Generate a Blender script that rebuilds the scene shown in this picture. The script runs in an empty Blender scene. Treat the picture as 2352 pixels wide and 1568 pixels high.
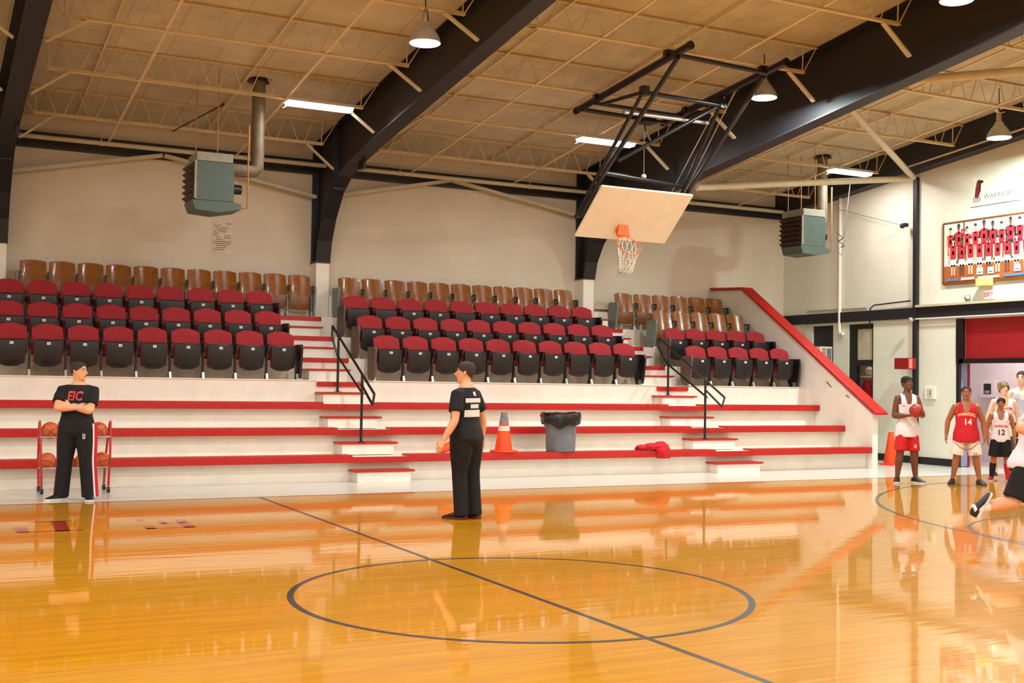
import bpy, bmesh, math, random
from mathutils import Vector, Matrix, Euler
from mathutils.bvhtree import BVHTree
random.seed(7)
sc = bpy.context.scene
COL = sc.collection
V = Vector
PI = math.pi
R = math.radians

# ---------------------------------------------------------------- colours / materials
def lin(c):
    return tuple((x/12.92 if x <= .04045 else ((x+.055)/1.055)**2.4) for x in (c[0]/255, c[1]/255, c[2]/255))
MATS = {}
def mat(name, rgb, rough=.6, metal=0, noise=.08, nscale=6, bump=0, bscale=60, coat=0, spec=.5, emit=None, estr=0, stretch=(1, 1, 1), rgb2=None):
    if name in MATS: return MATS[name]
    m = bpy.data.materials.new(name); m.use_nodes = True
    nt = m.node_tree; b = nt.nodes['Principled BSDF']
    base = lin(rgb); b.inputs['Roughness'].default_value = rough; b.inputs['Metallic'].default_value = metal
    b.inputs['Specular IOR Level'].default_value = spec
    b.inputs['Coat Weight'].default_value = coat; b.inputs['Coat Roughness'].default_value = .06
    tc = nt.nodes.new('ShaderNodeTexCoord'); mp = nt.nodes.new('ShaderNodeMapping'); mp.inputs['Scale'].default_value = stretch
    nt.links.new(tc.outputs['Object'], mp.inputs['Vector'])
    nz = nt.nodes.new('ShaderNodeTexNoise'); nz.inputs['Scale'].default_value = nscale; nz.inputs['Detail'].default_value = 5
    nt.links.new(mp.outputs[0], nz.inputs['Vector'])
    mx = nt.nodes.new('ShaderNodeMix'); mx.data_type = 'RGBA'
    c2 = lin(rgb2) if rgb2 else tuple(x*(1-2.2*noise) for x in base)
    c1 = base if rgb2 else tuple(min(1, x*(1+.8*noise)) for x in base)
    mx.inputs['A'].default_value = (*c2, 1); mx.inputs['B'].default_value = (*c1, 1)
    cr = nt.nodes.new('ShaderNodeMapRange'); cr.inputs['From Min'].default_value = .3; cr.inputs['From Max'].default_value = .7
    nt.links.new(nz.outputs['Fac'], cr.inputs['Value']); nt.links.new(cr.outputs[0], mx.inputs['Factor'])
    nt.links.new(mx.outputs['Result'], b.inputs['Base Color'])
    if bump:
        n2 = nt.nodes.new('ShaderNodeTexNoise'); n2.inputs['Scale'].default_value = bscale; n2.inputs['Detail'].default_value = 3
        nt.links.new(mp.outputs[0], n2.inputs['Vector'])
        bp = nt.nodes.new('ShaderNodeBump'); bp.inputs['Strength'].default_value = bump; bp.inputs['Distance'].default_value = .02
        nt.links.new(n2.outputs['Fac'], bp.inputs['Height']); nt.links.new(bp.outputs[0], b.inputs['Normal'])
    if emit:
        b.inputs['Emission Color'].default_value = (*lin(emit), 1); b.inputs['Emission Strength'].default_value = estr
    MATS[name] = m
    return m

def floor_material():
    m = bpy.data.materials.new('maple_floor'); m.use_nodes = True; nt = m.node_tree; b = nt.nodes['Principled BSDF']
    tc = nt.nodes.new('ShaderNodeTexCoord')
    br = nt.nodes.new('ShaderNodeTexBrick'); br.inputs['Scale'].default_value = 1
    br.inputs['Brick Width'].default_value = 1.9; br.inputs['Row Height'].default_value = .057; br.inputs['Mortar Size'].default_value = .0012
    br.offset = .37; br.inputs['Bias'].default_value = 0
    br.inputs['Color1'].default_value = (*lin((198, 130, 2)), 1); br.inputs['Color2'].default_value = (*lin((208, 143, 4)), 1)
    br.inputs['Mortar'].default_value = (*lin((170, 100, 6)), 1)
    nt.links.new(tc.outputs['Object'], br.inputs['Vector'])
    mp = nt.nodes.new('ShaderNodeMapping'); mp.inputs['Scale'].default_value = (.35, 7, 1); nt.links.new(tc.outputs['Object'], mp.inputs['Vector'])
    nz = nt.nodes.new('ShaderNodeTexNoise'); nz.inputs['Scale'].default_value = 3; nz.inputs['Detail'].default_value = 6; nt.links.new(mp.outputs[0], nz.inputs['Vector'])
    mr = nt.nodes.new('ShaderNodeMapRange'); mr.inputs['From Min'].default_value = .3; mr.inputs['From Max'].default_value = .7
    mr.inputs['To Min'].default_value = .86; mr.inputs['To Max'].default_value = 1.1
    nt.links.new(nz.outputs['Fac'], mr.inputs['Value'])
    hs = nt.nodes.new('ShaderNodeHueSaturation'); nt.links.new(br.outputs['Color'], hs.inputs['Color']); nt.links.new(mr.outputs[0], hs.inputs['Value'])
    nt.links.new(hs.outputs[0], b.inputs['Base Color'])
    b.inputs['Roughness'].default_value = .38; b.inputs['Coat Weight'].default_value = .9; b.inputs['Coat Roughness'].default_value = .03; b.inputs['Coat IOR'].default_value = 1.33
    b.inputs['Specular IOR Level'].default_value = .08
    # very slight board-to-board unevenness of the varnish
    mp2 = nt.nodes.new('ShaderNodeMapping'); mp2.inputs['Scale'].default_value = (.25, 2.2, 1); nt.links.new(tc.outputs['Object'], mp2.inputs['Vector'])
    n2 = nt.nodes.new('ShaderNodeTexNoise'); n2.inputs['Scale'].default_value = 4; n2.inputs['Detail'].default_value = 3; nt.links.new(mp2.outputs[0], n2.inputs['Vector'])
    bp = nt.nodes.new('ShaderNodeBump'); bp.inputs['Strength'].default_value = .035; bp.inputs['Distance'].default_value = .02
    nt.links.new(n2.outputs['Fac'], bp.inputs['Height']); nt.links.new(bp.outputs[0], b.inputs['Coat Normal'])
    return m

def block_material(name, rgb, w=.4, h=.2, axis='Y', mort=.93, bump=.25):
    m = bpy.data.materials.new(name); m.use_nodes = True; nt = m.node_tree; b = nt.nodes['Principled BSDF']
    tc = nt.nodes.new('ShaderNodeTexCoord'); sp = nt.nodes.new('ShaderNodeSeparateXYZ'); cb = nt.nodes.new('ShaderNodeCombineXYZ')
    nt.links.new(tc.outputs['Object'], sp.inputs[0]); nt.links.new(sp.outputs[axis], cb.inputs['X']); nt.links.new(sp.outputs['Z'], cb.inputs['Y'])
    br = nt.nodes.new('ShaderNodeTexBrick'); br.inputs['Scale'].default_value = 1; br.inputs['Brick Width'].default_value = w; br.inputs['Row Height'].default_value = h; br.inputs['Mortar Size'].default_value = .006
    c = lin(rgb); br.inputs['Color1'].default_value = (*c, 1); br.inputs['Color2'].default_value = (*(x*.97 for x in c), 1); br.inputs['Mortar'].default_value = (*(x*mort for x in c), 1)
    nt.links.new(cb.outputs[0], br.inputs['Vector'])
    nz = nt.nodes.new('ShaderNodeTexNoise'); nz.inputs['Scale'].default_value = 1.3; nz.inputs['Detail'].default_value = 6; nt.links.new(tc.outputs['Object'], nz.inputs['Vector'])
    mr = nt.nodes.new('ShaderNodeMapRange'); mr.inputs['From Min'].default_value = .3; mr.inputs['From Max'].default_value = .7; mr.inputs['To Min'].default_value = .93; mr.inputs['To Max'].default_value = 1.03
    nt.links.new(nz.outputs['Fac'], mr.inputs['Value'])
    hs = nt.nodes.new('ShaderNodeHueSaturation'); nt.links.new(br.outputs['Color'], hs.inputs['Color']); nt.links.new(mr.outputs[0], hs.inputs['Value'])
    nt.links.new(hs.outputs[0], b.inputs['Base Color']); b.inputs['Roughness'].default_value = .55
    bp = nt.nodes.new('ShaderNodeBump'); bp.inputs['Strength'].default_value = bump; bp.inputs['Distance'].default_value = .008; bp.invert = True
    nt.links.new(br.outputs['Fac'], bp.inputs['Height']); nt.links.new(bp.outputs[0], b.inputs['Normal'])
    MATS[name] = m
    return m

def ceiling_material():
    m = bpy.data.materials.new('roof_deck_panel'); m.use_nodes = True; nt = m.node_tree; b = nt.nodes['Principled BSDF']
    tc = nt.nodes.new('ShaderNodeTexCoord')
    mp = nt.nodes.new('ShaderNodeMapping'); mp.inputs['Rotation'].default_value = (0, 0, PI/2); nt.links.new(tc.outputs['Object'], mp.inputs['Vector'])
    br = nt.nodes.new('ShaderNodeTexBrick'); br.inputs['Scale'].default_value = 1; br.inputs['Brick Width'].default_value = 2.2; br.inputs['Row Height'].default_value = .82; br.inputs['Mortar Size'].default_value = .011; br.offset = .5
    c = lin((200, 187, 156)); br.inputs['Color1'].default_value = (*c, 1); br.inputs['Color2'].default_value = (*(x*.93 for x in c), 1); br.inputs['Mortar'].default_value = (*(x*.72 for x in c), 1)
    nt.links.new(mp.outputs[0], br.inputs['Vector'])
    nz = nt.nodes.new('ShaderNodeTexNoise'); nz.inputs['Scale'].default_value = 2.2; nz.inputs['Detail'].default_value = 8; nt.links.new(tc.outputs['Object'], nz.inputs['Vector'])
    mr = nt.nodes.new('ShaderNodeMapRange'); mr.inputs['From Min'].default_value = .3; mr.inputs['From Max'].default_value = .7; mr.inputs['To Min'].default_value = .86; mr.inputs['To Max'].default_value = 1.06
    nt.links.new(nz.outputs['Fac'], mr.inputs['Value'])
    hs = nt.nodes.new('ShaderNodeHueSaturation'); nt.links.new(br.outputs['Color'], hs.inputs['Color']); nt.links.new(mr.outputs[0], hs.inputs['Value'])
    nt.links.new(hs.outputs[0], b.inputs['Base Color']); b.inputs['Roughness'].default_value = .9
    return m

def shiny_ball(name, rgb):
    m = bpy.data.materials.new(name); m.use_nodes = True; nt = m.node_tree; b = nt.nodes['Principled BSDF']
    tc = nt.nodes.new('ShaderNodeTexCoord'); sp = nt.nodes.new('ShaderNodeSeparateXYZ'); nt.links.new(tc.outputs['Object'], sp.inputs[0])
    out = None
    def absm(o, off=0):
        a = nt.nodes.new('ShaderNodeMath'); a.operation = 'SUBTRACT'; a.inputs[1].default_value = off; nt.links.new(o, a.inputs[0])
        c = nt.nodes.new('ShaderNodeMath'); c.operation = 'ABSOLUTE'; nt.links.new(a.outputs[0], c.inputs[0]); return c.outputs[0]
    def mn(p, q):
        a = nt.nodes.new('ShaderNodeMath'); a.operation = 'MINIMUM'; nt.links.new(p, a.inputs[0]); nt.links.new(q, a.inputs[1]); return a.outputs[0]
    ax = absm(sp.outputs['X'])
    d = mn(mn(ax, absm(sp.outputs['Z'])), absm(absm(sp.outputs['Y']), .068))
    lt = nt.nodes.new('ShaderNodeMath'); lt.operation = 'LESS_THAN'; lt.inputs[1].default_value = .0035; nt.links.new(d, lt.inputs[0])
    mx = nt.nodes.new('ShaderNodeMix'); mx.data_type = 'RGBA'; mx.inputs['A'].default_value = (*lin(rgb), 1); mx.inputs['B'].default_value = (*lin((35, 18, 12)), 1)
    nt.links.new(lt.outputs[0], mx.inputs['Factor']); nt.links.new(mx.outputs['Result'], b.inputs['Base Color'])
    b.inputs['Roughness'].default_value = .45
    n2 = nt.nodes.new('ShaderNodeTexVoronoi'); n2.inputs['Scale'].default_value = 200; nt.links.new(tc.outputs['Object'], n2.inputs['Vector'])
    bp = nt.nodes.new('ShaderNodeBump'); bp.inputs['Strength'].default_value = .3; bp.inputs['Distance'].default_value = .002
    nt.links.new(n2.outputs['Distance'], bp.inputs['Height']); nt.links.new(bp.outputs[0], b.inputs['Normal'])
    return m

CREAM = (238, 222, 200)
M = dict(
 wood=floor_material(), wall=mat('painted_back_wall', (216, 202, 180), .6, noise=.03, nscale=1.2), cmu=block_material('painted_block', (226, 214, 196)),
 cmu_lo=block_material('painted_block_low', (226, 222, 204)), hall=block_material('hall_block', (236, 222, 226)),
 ceil=ceiling_material(), black=mat('black_steel', (30, 27, 32), .5, noise=.1, nscale=3), blackgloss=mat('black_enamel', (22, 20, 22), .3),
 joist=mat('tan_steel_paint', (216, 194, 152), .55, noise=.06, nscale=4), beige=mat('beige_steel_paint', (200, 188, 158), .5, noise=.05), white=mat('white_riser_paint', (240, 230, 216), .45, noise=.03, nscale=4),
 apron=mat('grey_floor_paint', (222, 216, 204), .3, noise=.03, nscale=3, coat=.35), red=mat('red_bench_paint', (188, 24, 18), .38, noise=.07, nscale=9), deckgrey=mat('tier_floor_paint', (200, 184, 162), .6),
 redfab=mat('red_upholstery', (156, 30, 38), .85, noise=.1, nscale=30, bump=.15, bscale=250), pan=mat('black_seat_shell', (22, 19, 20), .4, noise=.06), ply=mat('varnished_plywood', (158, 94, 30), .26, noise=.16, nscale=7, stretch=(1, 1, 7), coat=.5, rgb2=(124, 70, 18)),
 plydark=mat('dark_plywood', (124, 72, 30), .35, noise=.12, nscale=8, stretch=(1, 1, 6)), iron=mat('grey_green_iron', (120, 130, 120), .45, noise=.08), chrome=mat('bare_steel', (205, 205, 205), .28, metal=.9),
 dark=mat('dark_brown_wood', (48, 28, 22), .45), tag=mat('white_plate', (232, 228, 220), .5), mark=mat('plate_print', (96, 92, 88), .6), galv=mat('galvanised_duct', (122, 110, 90), .5, metal=.25, noise=.12, nscale=5),
 green=mat('grey_green_enamel', (76, 96, 88), .45, noise=.04), greenlt=mat('pale_heater_cap', (156, 156, 142), .5), louver=mat('louver_brown', (70, 52, 40), .5), copper=mat('gas_pipe_paint', (176, 124, 74), .5),
 board=mat('white_backboard_paint', (238, 222, 196), .5, noise=.03, nscale=3), rim=mat('orange_rim', (226, 92, 14), .4), cord=mat('white_net_cord', (236, 226, 210), .8), can=mat('grey_plastic', (112, 112, 118), .5), bag=mat('black_bag', (18, 17, 20), .22, bump=.5, bscale=14),
 cone=mat('orange_cone', (255, 78, 20), .45), conegrey=mat('grey_tape', (128, 126, 132), .6, noise=.15, nscale=20), conewhite=mat('white_tape', (232, 216, 200), .5), jacket=mat('red_cloth', (200, 18, 34), .85, bump=.3, bscale=40),
 cartred=mat('red_tube', (190, 36, 40), .35), cyan=mat('lampshade_steel', (196, 196, 200), .35, metal=.5), ledw=mat('white_tube', (250, 250, 250), .5), redpanel=mat('red_roll_door', (150, 12, 20), .5, noise=.05), blue=mat('blue_grey_door', (150, 158, 184), .5),
 yellow=mat('pale_yellow_plastic', (236, 228, 130), .5), paper=mat('paper_sheet', (222, 206, 186), .8), ink=mat('printed_ink', (112, 84, 66), .8), court=mat('court_line_paint', (34, 18, 15), .4, coat=.4, noise=.03), courtred=mat('court_red_paint', (196, 40, 26), .35, coat=1),
 office=mat('office_wall', (190, 176, 150), .7), bluebin=mat('blue_plastic', (40, 62, 120), .5),
)
M['lens'] = mat('lamp_lens', (255, 255, 255), .5, noise=0, emit=(255, 250, 255), estr=14)
M['lens2'] = mat('lamp_lens_cool', (255, 255, 255), .5, noise=0, emit=(226, 255, 250), estr=14)
M['tube'] = mat('tube_lens', (255, 255, 255), .5, noise=0, emit=(255, 240, 240), estr=16)
M['exit'] = mat('exit_face', (255, 240, 236), .5, noise=0, emit=(255, 236, 232), estr=.7)
M['exitred'] = mat('exit_letters', (230, 60, 60), .5, noise=0, emit=(236, 70, 70), estr=.7)

# ---------------------------------------------------------------- mesh builder
def frame_of(t, ref=None):
    t = t.normalized()
    if ref is None or abs(t.dot(ref.normalized())) > .98:
        ref = V((0, 0, 1)) if abs(t.z) < .9 else V((1, 0, 0))
    a = (ref - t*ref.dot(t)).normalized()
    return a, t.cross(a)
class MB:
    def __init__(s): s.v = []; s.f = []; s.m = []
    def add(s, vs, fs, mi=0):
        o = len(s.v); s.v += [V(p) for p in vs]; s.f += [tuple(i+o for i in f) for f in fs]; s.m += [mi]*len(fs); return s
    def box(s, x0, x1, y0, y1, z0, z1, mi=0):
        return s.add([(x, y, z) for x in (x0, x1) for y in (y0, y1) for z in (z0, z1)], [(0, 1, 3, 2), (4, 6, 7, 5), (0, 4, 5, 1), (2, 3, 7, 6), (0, 2, 6, 4), (1, 5, 7, 3)], mi)
    def bar(s, p, q, w, h, ref=None, mi=0):
        p, q = V(p), V(q); a, b = frame_of(q-p, V(ref) if ref else None)
        vs = [c + a*(h/2*i) + b*(w/2*j) for c in (p, q) for i, j in ((-1, -1), (-1, 1), (1, 1), (1, -1))]
        return s.add(vs, [(0, 1, 2, 3), (7, 6, 5, 4), (0, 4, 5, 1), (1, 5, 6, 2), (2, 6, 7, 3), (3, 7, 4, 0)], mi)
    def loft(s, rings, cap=True, mi=0):
        n = len(rings[0]); o = []
        vs = [p for r in rings for p in r]
        for i in range(len(rings)-1):
            for j in range(n):
                k = (j+1) % n; o.append((i*n+j, i*n+k, (i+1)*n+k, (i+1)*n+j))
        if cap: o += [tuple(reversed(range(n))), tuple(range((len(rings)-1)*n, len(rings)*n))]
        return s.add(vs, o, mi)
    def tube(s, pts, r, n=10, mi=0, ref=None, r2=None, cap=True, flat=1.):
        pts = [V(p) for p in pts]; rings = []; ref = V(ref) if ref else None
        rr = r if isinstance(r, (list, tuple)) else [r + ((r2 if r2 is not None else r)-r)*i/(len(pts)-1) for i in range(len(pts))]
        pa = None
        for i, p in enumerate(pts):
            t = (pts[min(i+1, len(pts)-1)] - pts[max(i-1, 0)])
            a, b = frame_of(t, pa if pa is not None else ref)
            pa = a
            rings.append([p + a*(rr[i]*math.cos(2*PI*k/n)*flat) + b*(rr[i]*math.sin(2*PI*k/n)) for k in range(n)])
        return s.loft(rings, cap, mi)
    def lathe(s, prof, c=(0, 0, 0), axis=(0, 0, 1), n=24, mi=0, cap=True):
        c = V(c); ax = V(axis).normalized(); a, b = frame_of(ax)
        rings = [[c + ax*z + (a*math.cos(2*PI*k/n) + b*math.sin(2*PI*k/n))*max(r, 1e-4) for k in range(n)] for r, z in prof]
        return s.loft(rings, cap, mi)
    def prism(s, poly, axis, lo, hi, mi=0):
        f = {'X': lambda p, t: (t, p[0], p[1]), 'Y': lambda p, t: (p[0], t, p[1]), 'Z': lambda p, t: (p[0], p[1], t)}[axis]
        n = len(poly); vs = [f(p, lo) for p in poly] + [f(p, hi) for p in poly]
        return s.add(vs, [tuple(range(n)), tuple(reversed(range(n, 2*n)))] + [(i, i+n, (i+1) % n+n, (i+1) % n) for i in range(n)], mi)
    def sphere(s, c, r, n=16, mi=0, sc=(1, 1, 1)):
        c = V(c); rings = []
        for i in range(n//2+1):
            t = -PI/2 + PI*i/(n//2); q = max(math.cos(t), 1e-3)
            rings.append([c + V((r*sc[0]*q*math.cos(2*PI*k/n), r*sc[1]*q*math.sin(2*PI*k/n), r*sc[2]*math.sin(t))) for k in range(n)])
        return s.loft(rings, True, mi)
    def mesh(s, name, mats, origin=V((0, 0, 0)), smooth=False, fix=True):
        me = bpy.data.meshes.new(name); me.from_pydata([tuple(p-origin) for p in s.v], [], s.f)
        for m in (mats if isinstance(mats, (list, tuple)) else [mats]): me.materials.append(m)
        me.polygons.foreach_set('material_index', s.m)
        if fix:
            bm = bmesh.new(); bm.from_mesh(me); bmesh.ops.recalc_face_normals(bm, faces=bm.faces); bm.to_mesh(me); bm.free()
        if smooth:
            me.polygons.foreach_set('use_smooth', [True]*len(me.polygons))
            try: me.set_sharp_from_angle(angle=R(38))
            except Exception: pass
        me.update(); return me
    def build(s, name, mats, parent=None, smooth=False, bevel=0, loc=None, kind=None, label=None):
        org = V((0, 0, 0))
        if loc is not None: org = V(loc)
        elif parent is not None and parent.get('_w'): org = V(parent['_w'])
        o = bpy.data.objects.new(name, s.mesh(name, mats, org, smooth)); COL.objects.link(o)
        if parent is not None: o.parent = parent
        elif loc is not None: o.location = loc
        if parent is not None and parent.get('_w'): o['_w'] = parent['_w']
        if bevel:
            b = o.modifiers.new('bevel', 'BEVEL'); b.width = bevel; b.segments = 2; b.limit_method = 'ANGLE'
        if kind: o['kind'] = kind
        if label: o['label'] = label
        return o
def thing(name, label, cat, loc=(0, 0, 0), rz=0, group=None, world=True):
    o = bpy.data.objects.new(name, None); COL.objects.link(o); o.location = loc; o.rotation_euler = (0, 0, rz)
    o.empty_display_size = .1
    o['label'] = label; o['category'] = cat
    if group: o['group'] = group
    if world and rz == 0: o['_w'] = tuple(loc)
    return o
def tag(o, label, cat, group=None, kind=None):
    o['label'] = label; o['category'] = cat
    if group: o['group'] = group
    if kind: o['kind'] = kind
    return o
def struct(name, mb, m, label=None, **k):
    o = mb.build(name, m, **k); o['kind'] = 'structure'
    if label: o['label'] = label
    return o
def dup(root, loc, label, group=None, sx=None, skip=()):
    r = root.copy(); COL.objects.link(r); r.location = loc; r['label'] = label
    if group: r['group'] = group
    if sx: r.scale.x = sx
    for c in root.children:
        if c.name.split('.')[0] in skip: continue
        cc = c.copy(); COL.objects.link(cc); cc.parent = r
        for g in c.children:
            gg = g.copy(); COL.objects.link(gg); gg.parent = cc
    return r
def text_mesh(txt, size, bold=False, arch=0, shear=0, width=1.):
    cu = bpy.data.curves.new('lettering', 'FONT'); cu.body = txt; cu.size = size; cu.align_x = 'CENTER'; cu.align_y = 'CENTER'; cu.resolution_u = 3; cu.shear = shear
    if bold: cu.offset = size*.022
    o = bpy.data.objects.new('lettering_tmp', cu); COL.objects.link(o); bpy.context.view_layer.update()
    dg = bpy.context.evaluated_depsgraph_get(); me = bpy.data.meshes.new_from_object(o.evaluated_get(dg))
    bpy.data.objects.remove(o); bpy.data.curves.remove(cu)
    if width != 1.:
        for v in me.vertices: v.co.x *= width
    if arch:
        w = max(abs(v.co.x) for v in me.vertices)
        for v in me.vertices: v.co.y += arch*(1-(v.co.x/w)**2)
    return me

# ---------------------------------------------------------------- camera
cam = bpy.data.cameras.new('camera'); co = bpy.data.objects.new('camera', cam); COL.objects.link(co); sc.camera = co
F, YAW, PIT, ROL = 2693.8, 26.9629, 1.93957, .91326
cam.sensor_width = 36; cam.lens = F/2352*36; cam.clip_end = 200; cam.clip_start = .05
y_, p_, r_ = R(YAW), R(PIT), R(ROL)
fw = V((math.sin(y_)*math.cos(p_), math.cos(y_)*math.cos(p_), math.sin(p_))); rt = V((math.cos(y_), -math.sin(y_), 0)); up = rt.cross(fw)
rt2 = rt*math.cos(r_) + up*math.sin(r_); up2 = up*math.cos(r_) - rt*math.sin(r_)
mw = Matrix((rt2, up2, -fw)).transposed().to_4x4(); mw.translation = V((-4.4129, -8.4467, 1.7)); co.matrix_world = mw

# ---------------------------------------------------------------- room shell
def zr(Y): return 6.75 + .115*(14.5-abs(Y))
XL, XR, YF, YB = -17., 15.69, -15.5, 15.52
SIDE = 8.09
struct('floor', MB().box(XL, 15.2, YF+2, SIDE, -.1, 0), M['wood'])
ap = MB(); ap.box(XL, 15.2, SIDE, YB, -.1, 0); ap.box(15.2, 20, YF+2, YB, -.1, -.0005)
struct('floor_apron', ap, M['apron'])
struct('wall_back', MB().box(XL, XR, YB, YB+.25, 0, 7.2), M['wall'])
w = MB()
w.box(XR, XR+.3, YF, YB, 3.2, 9)
for a, b in ((14.409, YB), (13.112, 13.655), (9.813, 12.303)): w.box(XR, XR+.3, a, b, 0, 3.2)
w.box(XR, XR+.3, YF, 6.3, 0, 3.2)
w.box(XR, XR+.3, 13.655, 14.409, 0, 1.6)
struct('wall_right', w, M['cmu_lo'])
struct('wall_left', MB().box(XL-.25, XL, YF, YB, 0, 9), M['wall'])
struct('wall_front', MB().box(XL, XR, YF-.25, YF, 0, 9), M['wall'])
c = MB(); c.prism([(0, zr(0)), (YB+.2, zr(YB+.2)), (YB+.2, zr(YB+.2)+.15), (0, zr(0)+.15)], 'X', XL, XR+.3); c.prism([(0, zr(0)), (YF-.2, zr(YF-.2)), (YF-.2, zr(YF-.2)+.15), (0, zr(0)+.15)], 'X', XL, XR+.3)
struct('ceiling', c, M['ceil'])
struct('trim_1', MB().box(XL, XR, YB-.1, YB, 6.0, 6.3), M['black'])                        # eave beam over the back wall
b = MB(); b.box(XR-.07, XR, -9, YB, 3.26, 3.50); b.box(13.6, XR, YB-.07, YB, 3.22, 3.50); struct('trim_2', b, M['black'])
b = MB(); b.box(XR-.14, XR, -9, 10.88, 3.50, 3.55); struct('trim_3', b, M['beige'])
b = MB(); b.prism([(-9, 6.13+.1*15), (0, 6.13+.1*15), (YB, 6.13+.1*(15-YB)), (YB, zr(YB)), (0, zr(0)), (-9, zr(9))], 'X', XR-.3, XR); struct('trim_4', b, M['black'])
struct('baseboard_right', MB().box(XR-.02, XR, 9.813, 12.303, 0, .16), M['blackgloss'])
# court lines painted on the floor (children of the floor)
fl = bpy.data.objects['floor']
def ring(mb, cx, cy, r, w, a0, a1, n, z=.0012):
    for i in range(n):
        t0, t1 = R(a0+(a1-a0)*i/n), R(a0+(a1-a0)*(i+1)/n)
        q = [(cx+rr*math.cos(t), cy+rr*math.sin(t), z) for rr, t in ((r-w/2, t0), (r+w/2, t0), (r+w/2, t1), (r-w/2, t1))]
        mb.add(q, [(0, 1, 2, 3)])
m_ = MB(); ring(m_, 0, 0, 1.83, .052, 0, 360, 128); m_.build('center_circle', M['court'], fl)
m_ = MB(); m_.box(-.026, .026, -8, SIDE, .0004, .0009); m_.build('half_court_line', M['court'], fl)
m_ = MB(); m_.box(XL, 15.2, SIDE-.05, SIDE, .0004, .0014); m_.build('side_line', M['court'], fl)
m_ = MB(); ring(m_, 13.6, 0, 7.0, .052, 100, 260, 90); m_.build('arc_line', M['court'], fl)
m_ = MB(); ring(m_, 8.75, .2, 2.3, .052, 0, 360, 100, .0008); m_.build('free_throw_circle', M['court'], fl)
m_ = MB()
for q in ([(-2.968, 6.07), (-2.80, 6.06), (-2.86, 5.12), (-3.0, 5.13)], [(-3.40, 5.62), (-3.25, 5.62), (-3.27, 5.15), (-3.38, 5.15)], [(-3.40, 5.2), (-2.72, 5.2), (-2.72, 5.13), (-3.40, 5.13)], [(-3.2, 6.07), (-2.75, 6.07), (-2.75, 6.02), (-3.2, 6.02)],
          [(-1.62, 5.78), (-1.49, 5.78), (-1.53, 5.0), (-1.66, 5.0)], [(-2.06, 5.3), (-1.95, 5.3), (-1.97, 5.0), (-2.07, 5.0)], [(-2.07, 5.07), (-1.53, 5.07), (-1.53, 5.0), (-2.07, 5.0)], [(-2.05, 5.98), (-1.97, 5.98), (-1.98, 5.72), (-2.05, 5.72)], [(-1.83, 5.72), (-1.76, 5.72), (-1.77, 5.38), (-1.83, 5.38)], [(-1.83, 5.5), (-1.55, 5.5), (-1.55, 5.44), (-1.83, 5.44)]):
    m_.add([(x, y, .0011) for x, y in q], [(0, 1, 2, 3)])
m_.build('floor_lettering', M['courtred'], fl)

# right wall: openings, office, hallway
b = MB()
b.box(XR+.05, XR+.12, 13.655, 14.409, 1.6, 3.2); b.box(XR+.02, XR+.1, 12.303, 12.36, 0, 3.2)
struct('window_1', b, M['blackgloss'])
fr = MB(); fr.box(XR+.02, XR+.12, 12.862, 13.112, 0, 3.2); fr.box(XR+.02, XR+.12, 12.303, 12.87, 2.2, 2.34); fr.box(XR+.02, XR+.12, 12.303, 12.87, 3.08, 3.2)
wd = struct('window_2', fr, M['blackgloss'])
MB().box(XR+.05, XR+.09, 12.303, 12.862, 2.33, 3.09).build('panel', M['office'], wd)
of = MB(); of.box(17.2, 17.3, 11.95, 14.6, 0, 3.2); of.box(XR+.3, 17.3, 14.5, 14.6, 0, 3.2); of.box(XR+.3, 17.3, 14.0, 14.5, 3.2, 3.3); of.box(XR+.3, 17.3, 11.95, 14.6, 3.2, 3.25); of.box(XR+.3, 17.2, 11.93, 11.97, 0, 3.2)
struct('wall_office', of, M['office'])
hl = MB(); hl.box(18, 18.2, 3, 14.2, 0, 3.2); hl.box(XR+.3, 18.2, 11.86, 11.92, 0, 3.2); hl.box(XR+.3, 18.2, 2.9, 3, 0, 3.2)
struct('wall_hall', hl, M['hall'])
struct('ceiling_hall', MB().box(XR+.3, 18.2, 2.9, 11.92, 3.2, 3.25), M['white'])
d = MB(); d.box(XR-.02, XR+.05, 9.74, 9.813, 0, 2.3); d.box(XR-.03, XR+.05, 9.63, 9.813, 2.24, 3.2); d.box(XR-.03, XR+.2, 6.3, 9.74, 2.24, 2.34); d.box(XR-.03, XR+.33, 6.2, 6.3, 0, 3.2)
dr = struct('door_1', d, M['blackgloss'])
rd = MB()
for i in range(15):
    z = 2.34 + i*.062
    if z > 3.2: break
    rd.box(XR+.06, XR+.10, 6.3, 9.63, z, min(z+.0605, 3.24))
rd.build('roll_door', M['redpanel'], dr)
MB().box(XR+.07, XR+.28, 9.775, 9.81, .02, 2.24).build('door_leaf', M['blue'], dr); MB().box(XR+.28, XR+.34, 9.76, 9.812, 0, 2.24).build('door_edge', M['redpanel'], dr); MB().box(XR+.045, XR+.07, 9.77, 9.812, 0, 2.24).build('door_gasket', M['blackgloss'], dr)
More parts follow.
